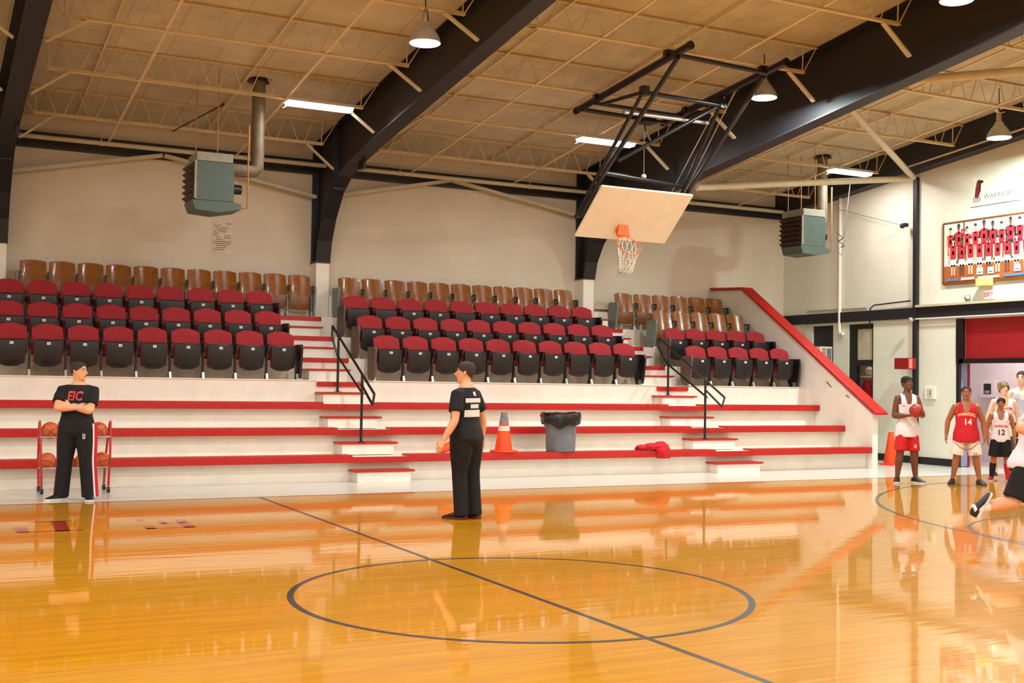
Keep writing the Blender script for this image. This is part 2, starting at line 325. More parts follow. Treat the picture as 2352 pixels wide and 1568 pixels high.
# ---------------------------------------------------------------- grandstand
A1, A2 = (2.05, 3.03), (9.40, 10.28)      # the two aisles, across X
XP = 13.42; XQ = 13.416
GX = -16.
gs = thing('grandstand', 'white painted stepped grandstand with red bench planks along the back wall', 'bleachers', (GX, 10.14, 0))
BT = [(10.14, .445), (10.94, .86), (11.74, 1.28)]
T = [(12.04, 1.666), (12.91, 2.08), (13.78, 2.515), (14.65, 2.945)]
secs = [(GX, A1[0]), (A1[1], A2[0]), (A2[1], XQ)]
tiers = MB()
for i, (y, z) in enumerate(BT):
    y2 = BT[i+1][0] if i < 2 else T[0][0]
    tiers.box(GX, XQ, y, y2+.02, 0 if i == 0 else BT[i-1][1]-.1, z-.05)
tiers.build('bench_tier', M['white'], gs, bevel=.004)
for (y, z) in BT:
    f = MB(); f.box(GX, XQ, y-.17, y-.135, z-.128, z-.034); f.build('fascia', M['red'], gs, bevel=.004)
    t = MB(); t.box(GX, XQ, y-.135, y+.12, z-.07, z-.036); t.build('foot_board', M['white'], gs)
    for a, b in secs:
        MB().box(a, b, y-.176, y+.12, z-.034, z).build('bench_plank', M['red'], gs, bevel=.006)
        MB().box(a, b, y-.176, y-.150, z-.126, z-.03).build('bench_edge', M['red'], gs, bevel=.004)
dk = MB(); dk.box(GX, XQ, T[0][0], T[1][0]+.02, 1.1, 1.632)
for a, b in ((GX, 2.06), (3.14, 9.46), (10.49, XQ)): dk.box(a, b, T[0][0]-.002, T[1][0]+.02, 1.1, 1.650)
dk.build('deck_riser', M['white'], gs)
lip = MB()
for a, b in ((GX, 2.06), (3.14, 9.46), (10.49, XQ)): lip.box(a, b, T[0][0]-.02, T[1][0], 1.650, 1.668)
lip.build('deck_lip', M['white'], gs, bevel=.003)
for i in range(1, 4):
    y, z = T[i]; y2 = T[i+1][0] if i < 3 else YB-.004
    MB().box(GX, XQ, y, y2, T[i-1][1]-.2, z).build('seat_tier', M['deckgrey'], gs)
    for a, b in ((A1[0]-.1, A1[1]+.25), (A2[0]-.1, A2[1]+.25)): MB().box(a, b, y-.015, y+.05, T[i-1][1]-.05, z+.001).build('aisle_riser', M['white'], gs)
for a, b in ((GX, -3.25), (-2.95, 2.96), (3.26, 9.40), (9.70, XP-.004)): MB().box(a, b, 15.1, YB-.004, 2.9, 3.42).build('wall_ledge', M['white'], gs)
MB().box(9.71, 10.28, 15.08, 15.1, 3.37, 3.42).build('ledge_edge', M['plydark'], gs)
for (a0, a1), (s0, s1) in ((A1, (2.03, 3.09)), (A2, (9.29, 10.43))):
    for y, z in T:                                    # red edge boards of the aisle
        zz = 1.64 if y < 12.1 else z+.004
        MB().box(a0+.01, a1-.08, y-.035, y-.012, zz-.085, zz).build('aisle_edge', M['red'], gs, bevel=.003)
    st = [(9.80, 10.14, 0, .205, 0), (10.60, 10.94, .405, .62, 0), (11.40, 11.74, .82, 1.03, 0), (11.70, 12.04, 1.24, 1.455, -.22), (12.56, 12.91, 1.63, 1.875, -.2), (13.43, 13.78, 2.07, 2.305, -.2), (14.30, 14.65, 2.5, 2.735, -.2), (14.78, 15.094, 2.94, 3.18, -.46)]
    for y0, y1, z0, z1, dx in st if a0 > 5 else st[:-1]:
        b = MB().box(s0+.06, s1-.06+dx, y0+.03, y1, z0, z1-.035).build('step_box', M['white'], gs, bevel=.004)
        MB().box(s0, s1+dx, y0, y1, z1-.036, z1).build('tread', M['red'], b, bevel=.006)

pw = thing('stair_wall', 'white sloping end wall of the grandstand with a broad red cap', 'wall', (XP, 9.97, 0))
MB().prism([(9.97, 0), (9.97, 1.13), (14.28, 3.98), (YB, 4.05), (YB, 0)], 'X', XP, XP+.15).build('wall_panel', M['white'], pw)
cp = MB(); cp.prism([(9.78, 1.12), (9.78, 1.17), (14.26, 4.06), (YB, 4.12), (YB, 4.06), (14.28, 4.0)], 'X', XP-.09, XP+.24)
cp.build('cap_board', M['red'], pw, bevel=.008)
sc_ = MB(); sc_.bar((XP-.004, 11.35, 1.80), (XP-.004, 11.20, 1.68), .03, .008); sc_.bar((XP-.004, 10.75, 1.52), (XP-.004, 10.66, 1.47), .03, .008); sc_.build('scuff_mark', M['dark'], pw)

def handrail(x, label):
    h = thing('handrail', label, 'handrail', (x, 10.6, .62), group='black pipe handrails in the aisles')
    MB().tube([(x, 11.92, 1.458), (x, 11.92, 2.48)], .024).build('post', M['blackgloss'], h)
    MB().tube([(x, 10.62, .623), (x, 10.62, 1.78)], .024).build('post', M['blackgloss'], h)
    MB().tube([(x-.01, 12.27, 2.46), (x-.01, 12.25, 2.66), (x-.01, 9.98, 1.45), (x-.01, 10.06, 1.27), (x-.01, 10.62, 1.60)], .022).build('top_rail', M['blackgloss'], h)
    MB().tube([(x-.01, 12.27, 2.46), (x-.01, 11.93, 2.11), (x-.01, 10.55, 1.44)], .02).build('lower_rail', M['blackgloss'], h)
    g = MB(); g.box(x-.05, x+.05, 10.57, 10.67, .622, .63); g.box(x-.05, x+.05, 11.87, 11.97, 1.457, 1.465); g.build('base_flange', M['blackgloss'], h)
handrail(2.42, 'black pipe handrail in the aisle nearer the ball rack')
handrail(9.62, 'black pipe handrail in the aisle nearer the sloping stair wall')

# ---------------------------------------------------------------- folding seats
def shell(prof, thick, nx, halfw, curve, bot=0, top=0):
    """slab with rounded corners: prof = [(z, y)] up the middle; halfw(t) half width; curve bows it in plan"""
    mb = MB(); n = len(prof); g = []
    for side in (0, 1):
        for i, (z, y) in enumerate(prof):
            t = i/(n-1); hw = halfw(t)
            for j in range(nx+1):
                u = -1+2*j/nx
                dz = -top*abs(u)**3*(t if top else 0) + (bot*abs(u)**3*(1-t) if bot else 0)
                g.append((hw*u, y + curve*(u*u) + (thick if side else 0), z+dz))
    N = n*(nx+1); fs = []
    for i in range(n-1):
        for j in range(nx):
            a = i*(nx+1)+j; q = (a, a+1, a+nx+2, a+nx+1); fs += [q, tuple(N+k for k in reversed(q))]
    for i in range(n-1):
        for j in (0, nx):
            a = i*(nx+1)+j; b = a+nx+1; fs.append((a, b, b+N, a+N))
    for j in range(nx):
        for i in (0, n-1):
            a = i*(nx+1)+j; fs.append((a, a+1, a+1+N, a+N))
    return mb.add(g, fs)
def proto_red():
    r = thing('folding_seat', 'red', 'seat', (0, 0, 0), world=False)
    hw = lambda t: .253-.012*t-(.04*max(0, (t-.82)/.18)**2)
    shell([(.37, .27), (.48, .285), (.6, .31), (.72, .34), (.80, .362), (.845, .375), (.862, .385)], .05, 10, hw, -.025, top=.06).build('backrest', M['redfab'], r, smooth=True)
    shell([(.34, .322), (.5, .34), (.7, .385), (.84, .425)], .012, 8, lambda t: .25-.02*t, -.02, top=.05).build('back_shell', M['pan'], r, smooth=True)
    shell([(.145, .155), (.17, .125), (.26, .10), (.4, .085), (.52, .08), (.575, .083), (.592, .1)], .05, 10, lambda t: .205+.02*min(1, t*1.6)-.03*max(0, 1-t*7), .03, bot=.045).build('seat_pan', M['pan'], r, smooth=True)
    MB().box(-.225, .225, .15, .21, .22, .555).build('seat_cushion', M['redfab'], r, bevel=.02)
    p = MB(); p.box(-.028, .03, .0735, .0785, .505, .548); p.box(-.012, .014, .0727, .0737, .521, .532, 1); p.build('number_plate', [M['tag'], M['mark']], r)
    std(r, -.285)
    return r
def std(r, x, iron=False):
    m1 = M['iron'] if iron else M['blackgloss']
    l = MB(); l.prism([(.16, 0), (.30, 0), (.30, .05), (.26, .1), (.26, .36), (.38, .5), (.36, .6), (.06, .6), (.06, .54), (.17, .44), (.18, .1)], 'X', x-.016, x+.016)
    o = l.build('standard', m1, r)
    MB().prism([(.13, 0), (.20, 0), (.19, .10), (.165, .10)], 'X', x-.018, x+.018).build('foot', M['chrome'], o)
    if iron: MB().box(x-.013, x+.013, .02, .20, .50, .628).build('armrest', M['dark'], r, bevel=.006)
    else: MB().box(x-.03, x+.03, .03, .30, .598, .628).build('armrest', M['blackgloss'], r, bevel=.01)
def end_panel(r, x, m, name='end_panel'):
    MB().prism([(.10, .02), (.34, .02), (.40, .12), (.42, .5), (.40, .63), (.02, .63), (0, .56), (.03, .3), (.07, .1)], 'X', x-.022, x+.022).build(name, m, r, bevel=.008)
def proto_wood():
    r = thing('folding_seat', 'wood', 'seat', (0, 0, 0), world=False)
    shell([(.40, .23), (.52, .255), (.64, .285), (.76, .315), (.83, .333), (.858, .34), (.868, .343)], .016, 14, lambda t: .240-.004*t-.035*max(0, (t-.86)/.14)**2, -.075, top=.035).build('backrest', M['ply'], r, smooth=True)
    shell([(.13, .13), (.2, .11), (.32, .105), (.42, .115)], .016, 10, lambda t: .20+.02*t, .03, bot=.02).build('seat_panel', M['plydark'], r, smooth=True)
    std(r, -.262, True)
    return r
ORD = ['first', 'second', 'third', 'fourth', 'fifth', 'sixth', 'seventh', 'eighth', 'ninth', 'tenth', 'eleventh']
rows = [('left', 0, 'red', 'front row', -2.466, .5628, -1, 8), ('left', 1, 'red', 'second row', -2.469, .5623, -1, 8), ('left', 2, 'red', 'third row', -2.412, .5619, -1, 8), ('left', 3, 'wood', 'back row', -2.513, .506, 0, 11),
        ('middle', 0, 'red', 'front row', 3.518, .5883, 0, 10), ('middle', 1, 'red', 'second row', 3.491, .5895, 0, 10), ('middle', 2, 'red', 'third row', 3.491, .5894, 0, 10), ('middle', 3, 'wood', 'back row', 3.62, .5129, 0, 11),
        ('right', 0, 'red', 'front row', 10.643, .575, 0, 5), ('right', 1, 'red', 'second row', 10.677, .5711, 0, 5), ('right', 2, 'wood', 'lower wooden row', 10.874, .5213, 0, 5), ('right', 3, 'wood', 'top wooden row', 10.38, .5237, 0, 6)]
pr, pw_ = proto_red(), proto_wood()
pl, pwl = {}, {}
noplate = {('left', 2, 4), ('middle', 2, 0), ('middle', 2, 1), ('middle', 2, 4), ('middle', 0, 8), ('right', 1, 4), ('middle', 0, 7)}
for blk, ti, kind, rn, c0, pitch, i0, n in rows:
    y, z = T[ti]; base = pr if kind == 'red' else pw_; w0 = .57 if kind == 'red' else .524
    tot = n-i0
    for i in range(i0, n):
        k = (n-1-i) if blk == 'left' else i-i0
        where = {'left': 'from the aisle', 'middle': 'from the ball rack side', 'right': 'from the aisle'}[blk]
        wh2 = {'left': 'of the block behind the ball rack', 'middle': 'between the two aisles', 'right': 'by the sloping stair wall'}[blk]
        lab = '%s seat, %s %s, %s %s' % ('red padded' if kind == 'red' else 'brown plywood', ORD[k], where, rn, wh2)
        g = {'red': 'red padded folding seats', 'wood': 'brown plywood folding seats'}[kind] + ' in the %s %s' % (rn, wh2)
        o = dup(base, (c0+i*pitch, y, z+.004), lab, g, sx=pitch/w0, skip=('number_plate',) if (blk, ti, i) in noplate else ())
        if i == n-1:
            x = w0/2; std(o, x, kind == 'wood'); end_panel(o, x+.03, M['blackgloss'] if kind == 'red' else M['iron'])
        if i == i0 and blk != 'left' or (i == 0 and blk == 'left' and ti == 3):
            end_panel(o, -w0/2-.03, mat('brown_grey_panel', (92, 72, 62), .5) if kind == 'red' else M['iron'])
for p in (pr, pw_):
    for ch in list(p.children):
        for g in list(ch.children): bpy.data.objects.remove(g)
        bpy.data.objects.remove(ch)
    bpy.data.objects.remove(p)

# ---------------------------------------------------------------- steel frames, piers, joists
def fw_(x): return 'nearest the ball rack' if x < 0 else 'at the top of the ball-rack aisle' if x < 5 else 'behind the folded basketball goal'
def steel_frame(x, inner, label):
    """rigid frame: web plate between the roof line and the inner flange line (Y, z), with flange plates"""
    o = thing('roof_frame', label, 'steel frame', (x, YB, 0), group='black rigid roof frames')
    mb = MB(); vs = []; fs = []; zt_ = zr(15.45)-.02; op = []
    z0 = [p[1] for p in inner if p[0] > 13.3]
    for p in inner:
        if p[0] <= 13.3:
            y = p[0]*15.45/13.3; op.append((min(y, 15.45), zr(min(y, 15.45))-.02))
        else: op.append((15.45, 4.13 + (zt_-4.13)*(p[1]-4.13)/(z0[0]-4.13)))
    for i in range(len(inner)):
        for xx in (x-.012, x+.012):
            vs += [(xx, inner[i][0], inner[i][1]), (xx, op[i][0], op[i][1])]
    for i in range(len(inner)-1):
        a = i*4; b = a+4
        fs += [(a, a+1, b+1, b), (a+2, b+2, b+3, a+3), (a, b, b+2, a+2), (a+1, a+3, b+3, b+1)]
    mb.add(vs, fs)
    mb.build('web', M['black'], o)
    fl_ = MB()
    for i in range(len(inner)-1):
        fl_.bar((x, *inner[i]), (x, *inner[i+1]), .31, .025, ref=(0, -.3, -1))
    fl_.build('flange', M['black'], o)
    f2 = MB(); f2.bar((x, 0, zr(0)-.02), (x, 15.45, zr(15.45)-.02), .3, .02, ref=(0, 0, 1)); f2.bar((x, 15.45, zr(15.45)), (x, 15.45, 4.13), .3, .02, ref=(0, 1, 0)); f2.build('outer_flange', M['black'], o)
    s = MB(); s.box(x-.13, x+.13, 14.14, 14.17, 5.5, zr(14.2)-.05); s.build('stiffener', M['black'], o)
    s = MB(); s.box(x+.10, x+.16, 13.0, 13.3, 5.78, 5.95); s.box(x-.16, x+.16, 15.08, 15.48, 4.10, 4.135); s.build('connection_plate', M['black'], o)
    pier = tag(MB().box(x-.14, x+.14, 15.105, YB-.002, 2.95, 4.10).build('wall_pier', M['white'], None, loc=(x, 15.3, 2.945)), 'white block pier under the black roof frame %s' % fw_(x), 'pier', 'white piers carrying the roof frames')
k1 = [(0, 7.55), (5.48, 6.925), (8.36, 6.56), (11.87, 6.10), (13.2, 5.90), (13.8, 5.74), (14.3, 5.48), (14.75, 5.0), (15.0, 4.55), (15.1, 4.13)]
k2 = [(0, 7.25), (3.14, 6.83), (7.22, 6.33), (9.65, 6.02), (12.6, 5.65), (13.5, 5.52), (14.2, 5.32), (14.7, 4.9), (14.98, 4.5), (15.08, 4.13)]
k0 = [(0, 7.5), (5.48, 6.9), (8.36, 6.52), (11.87, 6.08), (13.2, 5.88), (13.8, 5.72), (14.3, 5.45), (14.75, 5.0), (15.0, 4.55), (15.1, 4.13)]
steel_frame(-3.10, k0, 'black steel roof frame nearest the ball rack')
steel_frame(3.11, k1, 'black steel roof frame rising at the top of the ball-rack aisle')
steel_frame(9.55, k2, 'black steel roof frame rising behind the folded basketball goal')
def botz(x, Y):
    k = k0 if x < 0 else k1 if x < 6 else k2
    for i in range(len(k)-1):
        if k[i][0] <= Y <= k[i+1][0]: return k[i][1] + (k[i+1][1]-k[i][1])*(Y-k[i][0])/(k[i+1][0]-k[i][0])
    return k[0][1]
JY = [13.9, 11.6, 9.4, 7.2, 5.0, 2.8, .6]
JN = ['nearest the back wall', 'second out from the wall', 'third out from the wall', 'fourth out from the wall', 'fifth out from the wall', 'sixth out from the wall', 'seventh out from the wall']
bays = [(-9.4, -3.25, 'beyond the frame nearest the ball rack', 4), (-2.95, 2.96, 'over the seats behind the ball rack', 5), (3.26, 9.40, 'over the seats between the two aisles', 6), (9.70, 15.4, 'over the stair wall', 7)]
def angle_bar(mb, p, q, w, mi=0):
    mb.bar(p, q, w, .012, ref=(0, 0, 1), mi=mi); p, q = V(p), V(q); mb.bar(p+V((0, 0, w*.35)), q+V((0, 0, w*.35)), .012, w*.7, ref=(0, 0, 1), mi=mi)
for x0, x1, wh, n in bays:
    for j in range(n):
        Y = JY[j]; zt = zr(Y)-.035; zb = zr(Y)-.50
        o = thing('roof_joist', 'tan roof joist %s, %s' % (wh, JN[j]), 'joist', (x0, Y, zb), group='tan open-web roof joists')
        t = MB(); angle_bar(t, (x0, Y, zt), (x1, Y, zt), .07); t.build('top_chord', M['joist'], o)
        t = MB(); angle_bar(t, (x0+.28, Y, zb), (x1-.28, Y, zb), .075); t.build('bottom_chord', M['joist'], o)
        wb = MB(); N = int(round((x1-x0-.9)/.56)); xs = [x0+.45+(x1-x0-.9)*i/N for i in range(N+1)]
        for i in range(N):
            xm = (xs[i]+xs[i+1])/2
            wb.tube([(xs[i]+.04, Y, zt), (xm-.05, Y, zb)], .0095, 6); wb.tube([(xm+.05, Y, zb), (xs[i+1]-.04, Y, zt)], .0095, 6)
        for s, xe in ((1, x0), (-1, x1)):
            wb.tube([(xe+s*.02, Y, zt), (xe+s*.30, Y, zb)], .011, 6); wb.tube([(xe+s*.32, Y, zb), (xe+s*.30, Y, zt)], .011, 6)
        wb.build('web', M['joist'], o)
        for s, xe, xf in ((1, x0, x0), (-1, x1, x1)):
            if xe > 15: continue
            z_ = botz(xe + (-s*.1), Y)
            br = MB(); br.bar((xe+s*.62, Y, zb-.01), (xe+s*.06, Y, max(z_+.04, zb-.46)), .085, .03, ref=(0, 0, 1)); br.build('knee_brace', M['beige'], o)
for x, wh, n in ((-1.21, 'over the ball-rack seats, farther from the aisle', 3), (1.26, 'over the ball-rack seats, nearer the aisle', 3), (5.05, 'between the two aisles, on the ball rack side', 4), (7.55, 'between the two aisles, near the folded goal', 4), (11.62, 'over the stair wall, nearer the folded goal', 5), (13.85, 'over the stair wall, nearer the end wall', 5)):
    Y1 = JY[n]-1.5
    tag(MB().bar((x, 15.3, zr(15.3)-.50), (x, Y1, zr(Y1)-.47), .05, .02).build('bridging_bar', M['joist'], None, loc=(x, 15.3, zr(15.3)-.5)), 'thin tan bar crossing under the joists %s' % wh, 'bridging bar', 'tan bars crossing under the joists')
    tag(MB().bar((x-.6, 15.4, zr(15.4)-.06), (x-.6, Y1, zr(Y1)-.06), .035, .02).build('bridging_bar', M['joist'], None, loc=(x-.6, 15.4, zr(15.3)-.06)), 'thin tan bar against the roof deck %s' % wh, 'bridging bar', 'tan bars against the roof deck')
def brace(p, q, w, h, label, m='beige', grp='tan wall braces'):
    p, q = V(p), V(q)
    mb = MB(); mb.bar(p, q, w, .02, ref=(0, 0, 1)); mb.bar(p+V((0, -w*.45, -.0)), q+V((0, -w*.45, 0)), .018, h, ref=(0, 0, 1)); mb.bar(p+V((0, w*.45, 0)), q+V((0, w*.45, 0)), .018, h, ref=(0, 0, 1))
    tag(mb.build('diagonal_brace', M[m], None, loc=p), label, 'brace', grp)
brace((-.16, 15.34, 6.06), (-2.95, 15.34, 5.47), .12, .07, 'tan brace rising from the frame nearest the ball rack to the eave')
brace((-.12, 15.34, 6.06), (3.0, 15.34, 5.50), .12, .07, 'tan brace dropping from the eave behind the heater over the ball rack seats')
brace((6.10, 15.34, 6.14), (3.30, 15.34, 5.53), .12, .07, 'tan brace rising to the eave from the frame at the ball-rack aisle')
brace((6.14, 15.34, 6.14), (9.44, 15.34, 5.59), .12, .07, 'tan brace dropping from the eave to the frame behind the goal')
def strut(p, q, r, label):
    tag(MB().tube([p, q], r, 14).build('roof_strut', M['beige'], None, loc=p, smooth=True), label, 'strut', 'cream tubes between the black frame and the end wall')
strut((15.45, 10.85, 6.42), (9.68, 6.86, 6.62), .065, 'cream tube dropping steeply from the black frame to the end wall post')
strut((15.45, 10.9, 6.40), (9.68, 11.05, 5.70), .068, 'long low cream tube running past the strip light to the end wall post')
strut((9.68, 5.8, 6.70), (15.4, 2.0, 7.2), .075, 'cream tube running level from the black frame out past the bell lamp')
tag(MB().box(15.60, XR-.002, 10.89, 11.0, 0, 6.45).build('wall_post', M['black'], None, loc=(15.58, 10.96, 0)), 'black steel post standing against the white end wall', 'post')

# ---------------------------------------------------------------- pipes
pp = thing('ceiling_pipe', 'long cream pipe hung below the eave along the back wall', 'pipe', (-16, 15.0, 6.12))
MB().tube([(-16, 15.0, 6.12), (13.0, 15.0, 6.12), (15.2, 15.0, 6.12)], .045, 12).build('pipe_run', M['beige'], pp, smooth=True)
for x in (-1.36, 1.5, 4.75, 7.9, 12.4):
    h = MB(); h.tube([(x, 15.0, 6.17), (x, 15.0, zr(15)-.02)], .008, 6); h.lathe([(.056, -.02), (.056, .02)], (x, 15.0, 6.12), (1, 0, 0), 14); h.build('hanger', M['beige'], pp)
co_ = MB(); co_.tube([(XR-.05, 13.38, 6.35), (XR-.05, 13.38, 3.05), (XR-.05, 13.36, 2.99), (XR-.05, 13.26, 2.98)], .042, 12); tag(co_.build('conduit', M['white'], None, loc=(XR-.05, 13.38, 3), smooth=True), 'cream vertical pipe running down the end wall beside the heater', 'pipe')
co_ = MB(); co_.tube([(XR-.02, 14.62, 3.0), (XR-.02, 14.62, 3.55), (XR-.02, 14.55, 3.6), (XR-.02, 12.5, 3.58)], .014, 8); tag(co_.build('conduit', M['beige'], None, loc=(XR-.02, 14.6, 3)), 'thin cream conduit bending over the black beam above the air conditioner', 'conduit')
co_ = MB(); co_.tube([(XR-.075, 12.35, 3.1), (XR-.075, 12.33, 3.55), (XR-.075, 12.2, 3.62), (XR-.075, 11.08, 3.66)], .016, 8); tag(co_.build('conduit', M['blackgloss'], None, loc=(XR-.075, 12.3, 3.1)), 'black conduit bending over the black beam beside the post', 'conduit')
co_ = MB(); co_.tube([(XR-.085, 10.92, 3.24), (XR-.085, 3, 3.24)], .016, 8); tag(co_.build('conduit', M['white'], None, loc=(XR-.085, 10.9, 3.24)), 'white conduit along the bottom of the black beam over the doorway', 'conduit')
co_ = MB(); co_.tube([(XR-.32, 10.9, 6.66), (XR-.32, 3, 7.42)], .022, 8); tag(co_.build('conduit', M['beige'], None, loc=(XR-.32, 10.9, 6.66)), 'cream pipe sloping along the black roof edge of the end wall', 'pipe')
co_ = MB(); co_.tube([(XR-.12, 13.3, 6.0), (XR-.12, 11.18, 5.36)], .006, 6); co_.tube([(13.8, 12.5, 6.6), (XR-.12, 13.3, 6.0)], .004, 6); tag(co_.build('cable', M['mark'], None, loc=(XR-.12, 12, 5.7)), 'thin cable slanting down the end wall to the black post', 'cable')
# ---------------------------------------------------------------- folded-up basketball goal
hp = thing('basketball_goal', 'ceiling-hung basketball goal folded up on black pipes, white backboard tilted down', 'basketball goal', (7.28, 9.6, 4.3))
bk = M['blackgloss']
xl, xr = 6.32, 8.24
for x in (xl, xr):
    dz = .05 if x > 7 else 0
    m_ = MB(); m_.tube([(x, 6.62, 7.03), (x, 10.15, 6.70)], .062, 14); m_.tube([(x, 6.60, 7.03), (x, 6.66, 7.025)], .07, 14); m_.tube([(x, 10.12, 6.703), (x, 10.2, 6.695)], .07, 14)
    for Y in (7.2, 9.4): m_.box(x-.09, x+.09, Y-.05, Y+.05, 6.72+(9.6-Y)*.1, zr(Y)-.50)
    m_.build('ceiling_rail', bk, hp, smooth=True)
m_ = MB(); m_.tube([(xl, 6.95, 6.95), (xr, 7.1, 6.95)], .04); m_.build('cross_pipe', bk, hp, smooth=True)
m_ = MB(); m_.tube([(xl, 9.95, 6.68), (xr, 10.1, 6.68)], .04); m_.build('cross_pipe', bk, hp, smooth=True)
m_ = MB(); m_.tube([(xl, 9.5, 6.70), (xr, 9.55, 6.70)], .036); m_.build('cross_pipe', bk, hp, smooth=True)
m_ = MB(); m_.tube([(xl, 7.95, 6.57), (xr, 8.35, 6.66)], .04); m_.build('cross_pipe', bk, hp, smooth=True)
m_ = MB(); m_.tube([(xl, 8.55, 6.35), (xr, 8.75, 6.42)], .034); m_.build('cross_pipe', M['chrome'], hp, smooth=True)
for x, yd, zd, ym in ((xl, 7.92, 6.57, 6.95), (xr, 8.36, 6.68, 7.2)):
    m_ = MB(); m_.tube([(x, ym, 6.92), (x, 9.16, 5.40), (x, 9.98, 4.72)], .042); m_.build('mast', bk, hp, smooth=True)
    m_ = MB(); m_.tube([(x-.02, yd, zd), (x-.02, 9.48, 5.28), (x-.02, 10.12, 4.72)], .034); m_.build('mast', bk, hp, smooth=True)
    m_ = MB(); m_.tube([(x, yd, zd), (x, 9.3, 6.64)], .034); m_.box(x-.06, x+.06, yd-.07, yd+.07, zd-.07, zd+.09); m_.build('drop_bracket', bk, hp, smooth=True)
m_ = MB(); m_.tube([(xr, 8.36, 6.68), (xl, 8.72, 5.54)], .036); m_.build('diagonal_pipe', bk, hp, smooth=True)
m_ = MB(); m_.tube([(xl, 9.2, 5.40), (xr, 9.45, 5.36)], .04); m_.build('cross_pipe', bk, hp, smooth=True)
m_ = MB(); m_.tube([(7.6, 9.9, 6.6), (7.72, 10.0, 6.45), (7.85, 10.0, 6.25)], .02); m_.box(7.5, 7.8, 9.75, 10.0, 6.55, 6.72); m_.build('winch', bk, hp)
m_ = MB(); m_.tube([(xr+.05, 8.0, 6.9), (xr+.06, 9.5, 5.3)], .009, 6); m_.tube([(xr-.05, 8.4, 6.68), (xr-.05, 9.8, 5.3)], .009, 6); m_.build('cable', M['chrome'], hp)
# tilted board: top edge at (Y 9.2, z 5.16), bottom edge at (Y 10.13, z 4.37)
tdir = V((0, 9.2-10.13, 5.16-4.37)); Hb = tdir.length; ud = tdir.normalized(); nd = V((0, -ud.z, ud.y)); nd = nd if nd.y < 0 else -nd
def bp_(x, h, d): return V((x, 10.13, 4.37)) + ud*h + nd*d
vs = [bp_(x, h, d) for d in (0, -.045) for x, h in ((6.3, 0), (8.27, 0), (8.26, Hb), (6.3, Hb))]
MB().add(vs, [(0, 1, 2, 3), (7, 6, 5, 4), (0, 4, 5, 1), (1, 5, 6, 2), (2, 6, 7, 3), (3, 7, 4, 0)]).build('backboard', M['board'], hp, bevel=.004)
m_ = MB()
cx = 7.16
q = [bp_(cx+a, h, d) for d, a, h in ((.002, -.10, .38), (.002, .10, .38), (.002, .10, .20), (.002, -.10, .20), (.16, -.13, .26), (.16, .13, .26), (.16, .13, .22), (.16, -.13, .22))]
m_.add(q, [(0, 1, 5, 4), (4, 5, 6, 7), (3, 2, 1, 0), (0, 4, 7, 3), (1, 2, 6, 5), (3, 7, 6, 2)]); m_.build('rim_bracket', M['rim'], hp)
rc = bp_(cx+.02, .235, .40); rr = .235
pts = [rc + V((1, 0, 0))*(rr*math.cos(2*PI*k/40)) + nd*(rr*math.sin(2*PI*k/40)) for k in range(41)]
m_ = MB(); m_.tube(pts, .0115, 8, cap=False); m_.build('rim', M['rim'], hp, smooth=True)
m_ = MB(); dn = V((0, .25, -1)).normalized(); NL = 12
def netp(k, l):
    a = 2*PI*k/NL; r_l = (1, .86, .74, .64, .60)[l]; 
    p = rc + V((1, 0, 0))*(rr*r_l*math.cos(a)) + nd*(rr*r_l*math.sin(a)*(1-.12*l))
    return p + V((0, 0, -1))*(.115*l) + V((0, .02*l, 0))
for k in range(NL):
    for l in range(4):
        for s_ in (-.5, .5):
            m_.tube([netp(k+(.5 if l % 2 else 0), l), netp(k+(.5 if l % 2 else 0)+s_, l+1)], .0048, 5)
m_.build('net', M['cord'], hp)
tag(MB().tube([(7.86, 10.25, 6.7), (7.86, 10.25, 5.70)], .004, 5).sphere((7.86, 10.25, 5.64), .05, 12).build('pull_cord', M['board'], None, loc=(7.86, 10.25, 5.64), smooth=True), 'small pale ball on a thin cord hanging behind the goal pipes', 'cord')

# ---------------------------------------------------------------- lamps
def hibay(x, y, z, label, lens):
    o = thing('high_bay_lamp', label, 'ceiling lamp', (x, y, z), group='bell-shaped ceiling lamps')
    MB().lathe([(.232, 0), (.236, .01), (.205, .10), (.14, .20), (.085, .27), (.075, .31), (.0, .31)], (x, y, z), n=32).build('shade', M['cyan'], o, smooth=True)
    MB().lathe([(0, -.022), (.14, -.020), (.215, -.006), (.228, .004), (0, .02)], (x, y, z), n=32).build('lens', lens, o, smooth=True)
    b = MB(); b.lathe([(.05, .31), (.055, .36), (.05, .44), (.0, .45)], (x, y, z), n=14); b.box(x-.035, x+.035, y-.03, y+.03, z+.44, z+.5); b.build('socket', M['chrome'], o, smooth=True)
    b = MB(); b.bar((x-.02, y, z+.49), (x-.11, y, z+.54), .06, .012); b.bar((x+.02, y, z+.49), (x+.13, y, z+.52), .06, .012); b.build('bracket', M['white'], o)
    b = MB(); b.tube([(x, y, z+.5), (x, y, zr(y)-.05)], .01, 6); b.build('hanger', M['black'], o)
    return o
hib = [(2.05, 7.2, 6.58, 'bell-shaped lamp over the walking man, beside the black frame', 'lens'), (8.66, 7.70, 6.71, 'bell-shaped lamp hanging beside the folded basketball goal', 'lens2'), (14.15, 7.4, 6.55, 'bell-shaped lamp hanging near the end wall', 'lens2'), (8.22, 3.05, 7.03, 'bell-shaped lamp cut off at the top edge of the picture', 'lens')]
for x, y, z, l, ln in hib: hibay(x, y, z, l, M[ln])
